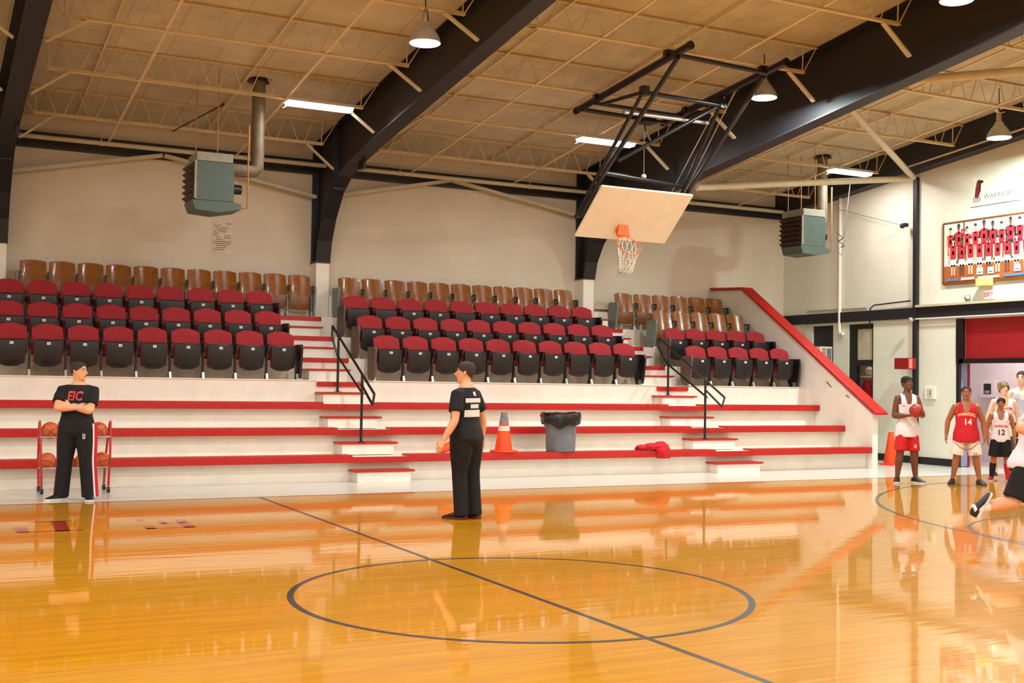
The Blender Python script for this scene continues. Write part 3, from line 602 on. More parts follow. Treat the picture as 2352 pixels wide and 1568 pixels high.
def fluoro(x0, x1, label):
    y = 11.55; z = zr(y)-.555
    o = thing('strip_light', label, 'ceiling light', ((x0+x1)/2, y, z), group='strip lights along the third line of joists')
    b = MB(); b.prism([(y-.15, z), (y-.07, z+.07), (y+.07, z+.07), (y+.15, z)], 'X', x0, x1); b.build('housing', M['ledw'], o)
    b = MB(); b.prism([(y-.145, z-.004), (y-.10, z-.055), (y+.10, z-.055), (y+.145, z-.004)], 'X', x0+.02, x1-.02); b.build('diffuser', M['tube'], o)
    b = MB(); b.bar((x0+.1, y+.1, z-.03), (x0-.03, y+.1, z-.1), .03, .01); b.build('clip', M['ledw'], o)
fluoro(1.24, 2.46, 'glowing strip light over the seats behind the ball rack')
fluoro(7.17, 8.44, 'glowing strip light behind the pipes of the folded goal')
fluoro(13.66, 14.80, 'glowing strip light near the end wall, beside the duct')

# ---------------------------------------------------------------- unit heaters
def heater(x, y, z, label, fx, fy, ex):
    """cabinet front-left-bottom corner (x, y, z); width .66 (X), depth .72 (Y), height .66; louvres face -X"""
    w_, d_, h_ = .66, .72, .68
    o = thing('unit_heater', label, 'heater', (x+w_/2, y+d_/2, z), group='grey-green ceiling heaters')
    MB().box(x, x+w_, y, y+d_, z, z+h_).build('cabinet', M['green'], o, bevel=.012)
    MB().box(x+.01, x+w_-.03, y-.006, y+d_, z+h_, z+h_+.15).build('top_cap', M['greenlt'], o, bevel=.006)
    t = MB(); t.prism([(x+.0, z-.17), (x-.06, z), (x+w_, z), (x+w_+.13, z-.03), (x+w_+.13, z-.12), (x+w_*.6, z-.20)], 'Y', y-.005, y+d_*.92); t.build('burner_tray', M['green'], o, bevel=.008)
    MB().box(x-.022, x+.015, y-.006, y+.03, z+.02, z+h_).build('edge_trim', M['greenlt'], o)
    MB().box(x-.02, x, y+.04, y+d_-.02, z+.02, z+h_-.02).build('grille_back', M['dark'], o)
    lv = MB()
    for k in range(6):
        zz = z+.06+k*.105
        lv.bar((x-.06, y+.035, zz), (x-.06, y+d_-.02, zz), .09, .006, ref=(.75, 0, 1))
    lv.build('louver', M['louver'], o)
    f = MB(); R_ = .118
    f.tube([(x+w_-.02, fy, z+h_*.93), (fx-.16, fy, z+h_*.93), (fx-.06, fy, z+h_*.95), (fx, fy, z+h_+.03), (fx, fy, z+h_+.15), (fx, fy, zr(fy))], R_, 18)
    f.build('flue_duct', M['galv'], o, smooth=True)
    f = MB(); f.lathe([(R_+.09, -.02), (R_+.05, .03)], (fx, fy, zr(fy)-.02), n=20); f.build('flue_collar', M['black'], o)
    m_ = MB(); m_.lathe([(.03, 0), (.085, .01), (.085, .17), (.03, .18)], (x+w_, y+d_*.3, z+.26), (1, 0, 0), 16); m_.build('fan_motor', M['blackgloss'], o, smooth=True)
    g = MB(); g.tube([(x+w_+.14, y+.1, z-.08), (x+w_+.26, y+.1, z-.08), (x+w_+.26, y+.1, z+h_+.72)], .016, 8); g.tube([(x+w_+.26, y+.1, z+.3), (x+w_+.18, y+.1, z+.38)], .012, 6); g.build('gas_pipe', M['copper'], o)
    r_ = MB()
    for a, b in ((.36, .02), (.12, d_-.08), (.5, d_-.08)): r_.tube([(x+a*w_/.66, y+b, z+h_), (x+a*w_/.66, y+b, zr(y+b)-.03)], .009, 6)
    r_.build('hanger_rod', M['copper'], o)
heater(-.225, 11.8, 4.72, 'grey-green unit heater with louvers hanging over the seats behind the ball rack', .93, 12.2, 0)
heater(13.10, 11.8, 4.82, 'grey-green unit heater with louvers hanging near the end wall', 14.12, 12.32, 0)
rb = MB(); rb.tube([(-.42, 13, 6.08), (.48, 13, 6.68)], .013, 6); rb.sphere((.48, 13, 6.68), .03, 10); tag(rb.build('sway_rod', M['dark'], None, loc=(0, 13, 6.4)), 'dark slanting rod hanging above the heater over the ball rack seats', 'rod')
wi = MB(); wi.tube([(13.93, 11.62, 5.15), (14.1, 11.62, 5.03), (14.3, 12.0, 5.0), (14.48, 12.0, 5.1), (14.55, 12.0, 5.6), (14.68, 12.0, 6.5)], .012, 6); wi.tube([(13.93, 11.62, 4.99), (14.15, 11.62, 4.86), (14.4, 12.0, 4.88), (14.52, 12.0, 5.05)], .012, 6); wi.tube([(13.95, 11.62, 4.72), (14.42, 12, 4.70), (14.46, 12, 4.9)], .006, 6)
tag(wi.build('power_cable', M['mark'], None, loc=(14.4, 12, 5)), 'looped cables running from the heater near the end wall up to the roof', 'cable')

# ---------------------------------------------------------------- paper lists on the back wall
def notice(x0, x1, z0, z1, label, rows_):
    o = thing('paper_list', label, 'paper list', ((x0+x1)/2, YB, z0))
    MB().box(x0, x1, YB-.006, YB-.001, z0, z1).build('sheet', M['paper'], o)
    ink = MB(); n = len(rows_)
    for i, segs in enumerate(rows_):
        zt = z1-.05-(z1-z0-.1)*i/n; hh = .012
        for a, b in segs:
            ink.box(x0+(x1-x0)*a, x0+(x1-x0)*b, YB-.009, YB-.0062, zt-hh, zt)
    ink.build('printed_lines', M['ink'], o)
    MB().box(x0+(x1-x0)*.72, x0+(x1-x0)*.78, YB-.012, YB-.006, z0+.03, z0+.10).build('tape', M['tag'], o)
notice(.90, 1.30, 4.20, 4.88, 'faded paper list pinned high on the wall below the heater', [[(.7, 1.0)], [(.08, .2), (.25, .42)], [(.1, .3), (.4, .75)], [(.25, .75)], [(.1, .2), (.35, .75)], [(.05, .3)], [(.05, .3), (.6, .95)], [(.2, .4), (.6, .95)], [(.15, .55)], [(.05, .95)], [(.05, .95)], [(.2, .8)], [(.15, .7)], [(.1, .6)]])
notice(10.60, 10.93, 4.25, 5.06, 'faded paper list pinned on the wall behind the basketball net', [[(.2, .5)], [(.1, .5)], [(.05, .6)], [(.1, .9)], [(.05, .4), (.5, .9)], [(.1, .8)], [(.05, .9)], [(.05, .45), (.5, .95)], [(.05, .9)], [(.1, .95)], [(.05, .7)], [(.1, .9)]])

# ---------------------------------------------------------------- end wall fittings
po = thing('team_poster', 'long framed team poster of players in red on the end wall', 'poster', (XR, 9.0, 3.95))
PY0, PY1, PZ0, PZ1 = 10.16, 5.6, 3.98, 5.30       # left edge is at larger Y
def pbox(mb, u0, u1, z0, z1, d, mi): mb.box(XR-.03-d-.004, XR-.03-d, PY0-u1, PY0-u0, z0, z1, mi)
fr = MB(); W_ = PY0-PY1
pbox(fr, 0, W_, PZ0, PZ1, -.004, 0); 
for a, b, c_, d_ in ((0, W_, PZ0-.03, PZ0+.03), (0, W_, PZ1-.015, PZ1+.02), (-.02, .02, PZ0, PZ1)): fr.box(XR-.05, XR-.001, PY0-b, PY0-a, c_, d_, 0)
fr.build('poster_frame', M['plydark'], po)
pc = MB(); pm = [mat('poster_wall', (232, 222, 206), .6), mat('poster_floor', (172, 92, 44), .6), mat('poster_red', (196, 34, 54), .6), mat('poster_skin', (224, 176, 146), .6), mat('poster_brown', (110, 70, 50), .6), mat('poster_white', (244, 240, 236), .6), mat('poster_dark', (44, 36, 40), .6), mat('poster_blue', (86, 126, 168), .6)]
pbox(pc, .02, W_, PZ0+.38, PZ1-.015, .004, 0); pbox(pc, .02, W_, PZ0+.03, PZ0+.38, .004, 1); pbox(pc, 1.05, 1.5, PZ0+.85, PZ0+1.02, .006, 2)
pbox(pc, .55, .58, PZ0+1.0, PZ1-.02, .006, 6); pbox(pc, .49, .64, PZ0+1.1, PZ0+1.16, .007, 2)
rp = random.Random(3)
def man_(u, z, s, skin, top, low, d):
    def qd(du, z0, z1, w0, w1, mi):
        x = XR-.034-d
        pc.add([(x, PY0-(u+du-w0), z0), (x, PY0-(u+du+w0), z0), (x, PY0-(u+du+w1), z1), (x, PY0-(u+du-w1), z1)], [(0, 1, 2, 3)], mi)
    qd(-.035, z, z+.22*s, .022*s, .026*s, skin); qd(.035, z, z+.22*s, .022*s, .026*s, skin)
    qd(0, z+.18*s, z+.34*s, .075*s, .065*s, low); qd(0, z+.33*s, z+.60*s, .062*s, .08*s, top)
    qd(-.095*s, z+.30*s, z+.58*s, .016*s, .022*s, skin); qd(.095*s, z+.30*s, z+.58*s, .016*s, .022*s, skin)
    qd(0, z+.42*s, z+.50*s, .022*s, .022*s, 5); qd(0, z+.57*s, z+.67*s, .022*s, .02*s, skin)
    x = XR-.034-d; n = 10
    pc.add([(x-.001, PY0-u+.036*s*math.cos(2*PI*k/n), z+.70*s+.052*s*math.sin(2*PI*k/n)) for k in range(n)], [tuple(range(n))], skin)
    pc.add([(x-.002, PY0-u+.039*s*math.cos(PI*k/(n-1)), z+.715*s+.05*s*math.sin(PI*k/(n-1))) for k in range(n)], [tuple(range(n))], 6)
for i in range(20): man_(.2+i*.225, PZ0+.42, 1.02+.12*rp.random(), rp.choice((3, 4, 3)), 2, 2 if rp.random() < .7 else 6, .009)
for i in range(19): man_(.28+i*.235, PZ0+.16, .98+.1*rp.random(), rp.choice((3, 4)), 2, 5, .014)
for u in (1.0, 1.28, 1.95, 2.6): pbox(pc, u-.08, u+.08, PZ0+.14, PZ0+.28, .02, 5); pbox(pc, u-.05, u+.05, PZ0+.17, PZ0+.2, .022, 7)
for u0, u1 in ((.1, .42), (.5, .85), (.95, 1.5), (1.6, 2.3), (2.4, 3.2)): pbox(pc, u0, u1, PZ0+.05, PZ0+.10, .018, 5 if u0 < 1.6 and u0 > .4 else 7)
pc.build('team_picture', pm, po)
pn = thing('pennant', 'painted white pennant reading WARRIORS above the team poster', 'pennant', (XR, 9.2, 5.6))
MB().add([(XR-.006, 9.45, 5.58), (XR-.006, 8.15, 5.60), (XR-.006, 8.2, 5.66), (XR-.006, 9.40, 6.26), (XR-.001, 9.45, 5.58), (XR-.001, 8.15, 5.60), (XR-.001, 8.2, 5.66), (XR-.001, 9.40, 6.26)], [(0, 1, 2, 3), (4, 7, 6, 5), (0, 4, 5, 1), (1, 5, 6, 2), (2, 6, 7, 3), (3, 7, 4, 0)]).build('cloth', mat('pennant_cloth', (236, 228, 208), .8), pn)
e = MB(); e.box(XR-.009, XR-.005, 8.2, 9.45, 5.575, 5.588); e.build('border', M['mark'], pn)
me = text_mesh('WARRIORS', .15, width=1.0)
mt = Matrix.Translation((XR-.008, 8.72, 5.76)) @ Matrix(((0, 0, -1, 0), (-1, 0, 0, 0), (0, 1, 0, 0), (0, 0, 0, 1)))
me.transform(Matrix.Translation(-V(pn['_w'])) @ mt); me.materials.append(M['mark']); o = bpy.data.objects.new('lettering', me); COL.objects.link(o); o.parent = pn; o.rotation_euler = (0, 0, 0)
e = MB()
e.add([(XR-.009, y, z) for y, z in ((9.34, 5.78), (9.32, 5.95), (9.28, 6.12), (9.22, 6.16), (9.18, 6.05), (9.2, 5.86), (9.24, 5.76))], [tuple(range(7))], 0)
e.add([(XR-.010, y, z) for y, z in ((9.22, 6.14), (9.12, 6.12), (9.10, 6.08), (9.17, 6.06), (9.18, 5.9), (9.22, 5.84))], [tuple(range(6))], 1)
for k in range(4): e.add([(XR-.010, y, z) for y, z in ((9.36-k*.05, 5.78), (9.34-k*.05, 5.78), (9.36-k*.055, 5.66), (9.375-k*.055, 5.67))], [(0, 1, 2, 3)], 1)
e.build('emblem', [mat('emblem_red', (128, 30, 46), .7), M['black']], pn)
ex = thing('exit_sign', 'small lit exit sign over the doorway with red letters', 'exit sign', (XR, 8.92, 3.6))
MB().box(XR-.06, XR-.001, 8.80, 9.04, 3.585, 3.765).build('sign_box', M['exit'], ex, bevel=.006)
me = text_mesh('EXIT', .13, bold=True, width=.85)
me.transform(Matrix.Translation(-V(ex['_w'])) @ Matrix.Translation((XR-.062, 8.92, 3.675)) @ Matrix(((0, 0, -1, 0), (-1, 0, 0, 0), (0, 1, 0, 0), (0, 0, 0, 1)))); me.materials.append(M['exitred']); o = bpy.data.objects.new('lettering', me); COL.objects.link(o); o.parent = ex
yb = MB(); yb.box(XR-.22, XR-.06, 8.80, 9.13, 3.86, 4.02); yb.box(XR-.06, XR, 8.85, 9.05, 3.9, 3.98); tag(yb.build('emergency_light_box', M['yellow'], None, loc=(XR-.1, 8.96, 3.86), bevel=.01), 'pale yellow box jutting from the wall above the exit sign', 'box')
sp_ = thing('spotlight', 'small round spotlight standing on the beam beside the exit sign', 'spotlight', (XR-.06, 9.46, 3.55))
MB().lathe([(.02, -.07), (.055, -.05), (.062, .02), (.058, .05), (0, .05)], (XR-.07, 9.47, 3.64), (-.6, -.75, .1), 16).build('housing', M['black'], sp_, smooth=True)
MB().lathe([(0, .052), (.05, .052), (.0, .06)], (XR-.07, 9.47, 3.64), (-.6, -.75, .1), 16).build('glass', M['chrome'], sp_, smooth=True)
MB().tube([(XR-.06, 9.46, 3.55), (XR-.06, 9.46, 3.60)], .02, 8).build('base', M['white'], sp_)
fb = thing('wall_box', 'red box fixed to the black post near the doorway', 'box', (XR-.35, 11.1, 2.1))
MB().box(XR-.42, XR-.18, 10.80, 11.22, 2.11, 2.36).build('box_body', M['redpanel'], fb, bevel=.012)
MB().box(XR-.40, XR-.30, 10.794, 10.80, 2.13, 2.34).build('box_label', mat('faded_red', (228, 130, 112), .6), fb)
th = thing('wall_plate', 'white framed switch box on the wall between the black post and doorway', 'switch box', (XR, 10.52, 1.45))
MB().box(XR-.05, XR-.001, 10.38, 10.68, 1.45, 1.73).build('cover', M['white'], th, bevel=.01)
MB().box(XR-.06, XR-.05, 10.46, 10.60, 1.50, 1.68).build('inner_panel', mat('switch_panel', (206, 196, 172), .5), th)
MB().box(XR-.062, XR-.058, 10.49, 10.515, 1.54, 1.64).build('switch', M['mark'], th)
cm = MB(); cm.sphere((XR-.24, 11.17, 5.36), .06, 12); cm.box(XR-.24, XR-.12, 11.1, 11.2, 5.34, 5.42); tag(cm.build('cable_clamp', M['black'], None, loc=(XR-.2, 11.17, 5.36), smooth=True), 'black pulley on the side of the end wall post', 'pulley')
jb = MB(); jb.sphere((XR-.24, 10.9, 3.22), .07, 12, sc=(1, 1, .8)); tag(jb.build('bell', M['chrome'], None, loc=(XR-.24, 10.9, 3.2), smooth=True), 'round grey bell on the post under the black beam', 'bell')
ac = thing('air_conditioner', 'white window air conditioner jutting from the opening above the stair wall', 'air conditioner', (15.35, 13.88, 2.3))
MB().box(15.33, 15.80, 13.69, 14.12, 2.30, 2.665).build('casing', M['black'], ac)
MB().box(15.30, 15.335, 13.685, 14.13, 2.295, 2.67).build('front_panel', M['board'], ac, bevel=.008)
g = MB()
g.box(15.30, 15.68, 13.68, 13.689, 2.295, 2.67, 0); g.box(15.36, 15.48, 13.675, 13.681, 2.33, 2.63, 1); g.box(15.51, 15.66, 13.675, 13.681, 2.33, 2.63, 1)
for k in range(12): g.box(15.365, 15.475, 13.671, 13.676, 2.345+k*.023, 2.352+k*.023, 0)
g.build('side_grille', [M['board'], M['can']], ac)
# office shelf behind window 2
sh = thing('wall_shelf', 'white shelf seen through the office opening on the end wall', 'shelf', (16.5, 12.5, 1.93))
MB().box(16.1, 16.9, 11.97, 13.4, 1.93, 1.97).build('shelf_board', M['white'], sh)
tag(MB().sphere((16.35, 12.86+.25, 2.08), .105, 20).build('volleyball', mat('cream_leather', (240, 222, 186), .5), None, loc=(16.35, 12.9, 2.08), smooth=True), 'cream ball on the office shelf behind the sloping stair wall', 'ball')
fp = thing('framed_photo', 'red framed photo standing on the office shelf', 'photo', (16.4, 12.6, 1.97))
MB().box(16.44, 16.47, 12.30, 12.78, 1.97, 2.30).build('frame', M['paper'], fp); MB().box(16.435, 16.44, 12.34, 12.74, 2.01, 2.26).build('picture', mat('photo_red', (206, 60, 80), .6), fp)
MB().box(16.0, 16.05, 13.18, 13.30, 0, 2.32).build('office_post', M['red'], None, loc=(16.02, 13.2, 0)); tag(bpy.data.objects['office_post'], 'red upright edge inside the office opening', 'post')
js = shell([(1.42, .0), (1.55, .01), (1.7, 0), (1.86, .0)], .06, 8, lambda t: .16-.09*max(0, t-.55)*2, .03)
js.v = [V((16.05+p.y, 12.93+p.x, p.z)) for p in js.v]
jo = js.build('hanging_jersey', M['jacket'], None, loc=(16.05, 12.93, 1.4), smooth=True); tag(jo, 'red jersey hanging under the office shelf', 'jersey')
hd = thing('vending_box', 'white wall cabinet with a dark screen in the hallway behind the players', 'wall cabinet', (17.9, 10.9, 1.5))
MB().box(17.72, 17.995, 10.55, 10.98, 1.50, 1.90).build('cabinet_body', M['hall'], hd, bevel=.01)
MB().box(17.71, 17.72, 10.66, 10.86, 1.58, 1.82).build('screen', M['black'], hd); MB().box(17.705, 17.712, 10.69, 10.83, 1.60, 1.66).build('button_panel', M['blue'], hd)

# ---------------------------------------------------------------- things on the benches and floor
zb = .445
cn = thing('trash_can', 'grey trash can with a black bag on the lowest bench', 'trash can', (6.08, 10.17, zb))
c0 = (6.08, 10.17, zb+.034)
zt1 = .40
MB().lathe([(0, -.03), (.262, -.03), (.268, .0), (.283, .50), (.286, .62), (.27, .62), (.25, .05), (0, .05)], c0, n=32).build('barrel', M['can'], cn, smooth=True)
bg = MB(); rings = []; rn_ = random.Random(5); N = 40
for r, z in ((.20, .46), (.262, .62), (.30, .665), (.345, .655), (.365, .60), (.36, .53), (.352, .45), (.31, .44)):
    rings.append([V((c0[0], c0[1], c0[2]+z)) + V((math.cos(2*PI*k/N), math.sin(2*PI*k/N), 0))*(r+.012*math.sin(k*2.3+z*20)+.012*rn_.random()) + V((0, 0, (.03*math.sin(k*.9)+.035*math.sin(k*.37+1))*(1 if z < .56 else .25))) for k in range(N)])
bg.loft(rings, False); bg.build('bin_bag', M['bag'], cn, smooth=True)
def cone(name, label, loc, rot=(0, 0, 0), stripes=True, h=.70):
    o = thing(name, label, 'traffic cone', loc, group='orange traffic cones', world=False); o.rotation_euler = rot
    b = MB(); b.prism([(.24*math.cos(2*PI*k/8+PI/8)*1.05, .24*math.sin(2*PI*k/8+PI/8)*1.05) for k in range(8)], 'Z', 0, .03); b.build('base', M['cone'], o, bevel=.008)
    def rad(z): return .165-.112*z/h
    MB().lathe([(rad(.03), .03), (rad(h), h), (rad(h)-.012, h), (0, h-.005)], n=24).build('cone_body', M['cone'], o, smooth=True)
    if stripes:
        b = MB(); b.lathe([(rad(.375)+.002, .375), (rad(.46)+.002, .46)], n=24, cap=False); b.build('reflective_band', M['conewhite'], o, smooth=True)
        b = MB(); b.lathe([(rad(.50)+.002, .50), (rad(h)+.002, h)], n=24, cap=False); b.build('grey_collar', M['conegrey'], o, smooth=True)
cone('traffic_cone', 'orange traffic cone with grey tip standing on the lowest bench', (4.92, 10.16, .448))
cone('traffic_cone', 'orange traffic cone lying on its side on the bench behind the walking man', (4.30, 10.12, .685), (0, R(-105), R(8)), False)
cone('traffic_cone', 'orange traffic cone on the floor behind the player holding the ball', (14.72, 10.75, 0), (0, 0, .4), False, .72)
jk = bmesh.new(); bmesh.ops.create_icosphere(jk, subdivisions=4, radius=1)
for v in jk.verts:
    p = v.co.copy(); r_ = 1+.16*math.sin(4*p.x+3*p.y)*math.cos(3*p.z+2*p.x)+.05*math.sin(7*p.y+5*p.z)
    x = p.x*.17*r_; y = p.y*.15*r_; z = p.z*.085*r_
    v.co = V((x, y, max(z, -.05)))
me = bpy.data.meshes.new('red_jacket'); jk.to_mesh(me); jk.free()
def lump(loc, s):
    mb = MB(); o_ = len(mb.v)
    mb.add([V((v.co.x*s[0], v.co.y*s[1], v.co.z*s[2]))+V(loc) for v in me.vertices], [tuple(p.vertices) for p in me.polygons]); return mb
j1 = lump((8.16, 10.02, .50), (1.0, 1, 1.3)); 
for l, s in (((7.95, 10.03, .505), (.9, .9, .9)), ((7.76, 10.06, .49), (.75, .7, .75)), ((8.16, 9.93, .40), (.85, .55, 2.0))):
    q = lump(l, s); j1.add(q.v, q.f)
jo = j1.build('crumpled_jacket', M['jacket'], None, loc=(8.0, 10.0, .445), smooth=True); tag(jo, 'crumpled red jacket draped over the front of the lowest bench', 'jacket')
rm = jo.modifiers.new('weld', 'REMESH'); rm.mode = 'VOXEL'; rm.voxel_size = .012; rm.use_smooth_shade = True
bn = MB(); bn.box(13.75, 14.05, 10.35, 10.6, .35, .75); 
tag(MB().box(14.62, 14.78, 12.25, 12.4, 0, .86).build('blue_bin', M['bluebin'], None, loc=(14.7, 12.3, 0), bevel=.02), 'dark blue bin glimpsed behind the white end post of the stair wall', 'bin')

# ball rack and balls
ck = thing('ball_rack', 'red wheeled ball rack standing behind the man in black', 'ball rack', (-2.3, 9.55, 0))
xa, xb = -2.80, -1.84
for x in (xa, xb):
    for yy in (9.34, 9.78):
        dx = .03 if x == xa else -.03
        MB().tube([(x, 9.52+(yy-9.52)*.2, 1.0), (x+dx*.5, yy, .5), (x+dx, yy, .09)], .017, 8).build('upright', M['cartred'], ck, smooth=True)
        w_ = MB(); w_.lathe([(.015, -.02), (.042, -.016), (.042, .016), (.015, .02)], (x+dx, yy, .042), (1, .2, 0), 16); w_.build('caster', M['blackgloss'], ck, smooth=True)
    MB().tube([(x, 9.50, .99), (x, 9.51, 1.02), (x, 9.54, .99)], .017, 8).build('top_cap', M['cartred'], ck, smooth=True)
for z, yy in ((.80, (9.42, 9.62)), (.36, (9.43, 9.63))):
    for y in yy: MB().tube([(xa, y, z), (xb, y, z)], .012, 8).build('ball_rail', M['chrome'], ck, smooth=True)
bm_ = shiny_ball('orange_basketball', (206, 92, 36)); bm2 = shiny_ball('red_basketball', (170, 50, 40))
def ball(loc, label, m=None, rot=(0.3, .4, .5)):
    o = MB().sphere((0, 0, 0), .122, 28).build('basketball', m or bm_, None, smooth=True); o.location = loc; o.rotation_euler = rot
    return tag(o, label, 'basketball', 'basketballs')
ball((-2.66, 9.52, .893), 'orange basketball on the upper rack rail, away from the red trouser stripe', rot=(.6, .2, 1))
ball((-2.00, 9.52, .893), 'orange basketball on the upper rack rail, beside the red trouser stripe', rot=(.2, .9, .3))
ball((-2.685, 9.53, .453), 'orange basketball at the end of the lower rail, away from the stripe', rot=(1, .5, .3))
ball((-2.438, 9.53, .453), 'orange basketball on the lower rail, half hidden behind a black trouser leg', rot=(.5, .1, .2))
ball((-2.191, 9.53, .453), 'orange basketball on the lower rail, seen between the two black trouser legs', rot=(.1, .7, .6))
ball((-1.944, 9.53, .453), 'orange basketball on the lower rail, beside the red trouser stripe', rot=(.4, 1.2, .1))
# ---------------------------------------------------------------- people
SKIN = {}
def skin(name, rgb): return mat(name, rgb, .5, noise=.04, nscale=12)
def cloth(name, rgb, n=.05): return mat(name, rgb, .85, noise=n, nscale=14, bump=.25, bscale=22)
def remesh(mb, vox, name, mats, parent, smooth=6, bend=None):
    o = bpy.data.objects.new('tmp', mb.mesh('tmp', mats)); COL.objects.link(o)
    m = o.modifiers.new('r', 'REMESH'); m.mode = 'VOXEL'; m.voxel_size = vox; m.use_smooth_shade = True
    s = o.modifiers.new('s', 'SMOOTH'); s.factor = .5; s.iterations = smooth
    bpy.context.view_layer.update(); dg = bpy.context.evaluated_depsgraph_get()
    me = bpy.data.meshes.new_from_object(o.evaluated_get(dg)); bpy.data.objects.remove(o)
    me.name = name
    me.polygons.foreach_set('use_smooth', [True]*len(me.polygons))
    if not len(me.materials): me.materials.append(mats)
    r = bpy.data.objects.new(name, me); COL.objects.link(r); r.parent = parent
    return r
def ell_loft(mb, pts, rad, ref, n=16, round_ends=True):
    """loft ellipses: pts [V], rad [(a, b)] a along ref, b across; rounded ends"""
    pts = [V(p) for p in pts]; rings = []
    def rg(p, t, a_, b_):
        a, b = frame_of(t, V(ref)); return [p + a*(a_*math.cos(2*PI*k/n)) + b*(b_*math.sin(2*PI*k/n)) for k in range(n)]
    t0 = pts[1]-pts[0]; t1 = pts[-1]-pts[-2]
    if round_ends:
        for s in (.97, .8, .45): rings.append(rg(pts[0]-t0.normalized()*(min(rad[0])*s*.6), t0, rad[0][0]*math.sqrt(1-s*s), rad[0][1]*math.sqrt(1-s*s)))
    for i, p in enumerate(pts):
        rings.append(rg(p, pts[min(i+1, len(pts)-1)]-pts[max(0, i-1)], *rad[i]))
    if round_ends:
        for s in (.45, .8, .97): rings.append(rg(pts[-1]+t1.normalized()*(min(rad[-1])*s*.6), t1, rad[-1][0]*math.sqrt(1-s*s), rad[-1][1]*math.sqrt(1-s*s)))
    return mb.loft(rings)
TORSO = [(-.055, .070, .060, .004), (-.02, .092, .066, .006), (.03, .092, .063, .002), (.09, .084, .058, -.004), (.15, .090, .061, -.004), (.21, .099, .066, -.002), (.25, .098, .062, .002), (.282, .078, .050, .006), (.308, .050, .042, .010), (.335, .036, .036, .012)]
HEAD = [(.0, .014, .016, -.036), (.06, .024, .030, -.024), (.15, .031, .041, -.012), (.28, .0365, .049, -.004), (.42, .0395, .053, .0), (.55, .0415, .056, .003), (.68, .0425, .057, .005), (.80, .040, .053, .006), (.90, .032, .042, .007), (.965, .019, .026, .007), (1.0, .004, .006, .007)]
class Person: pass
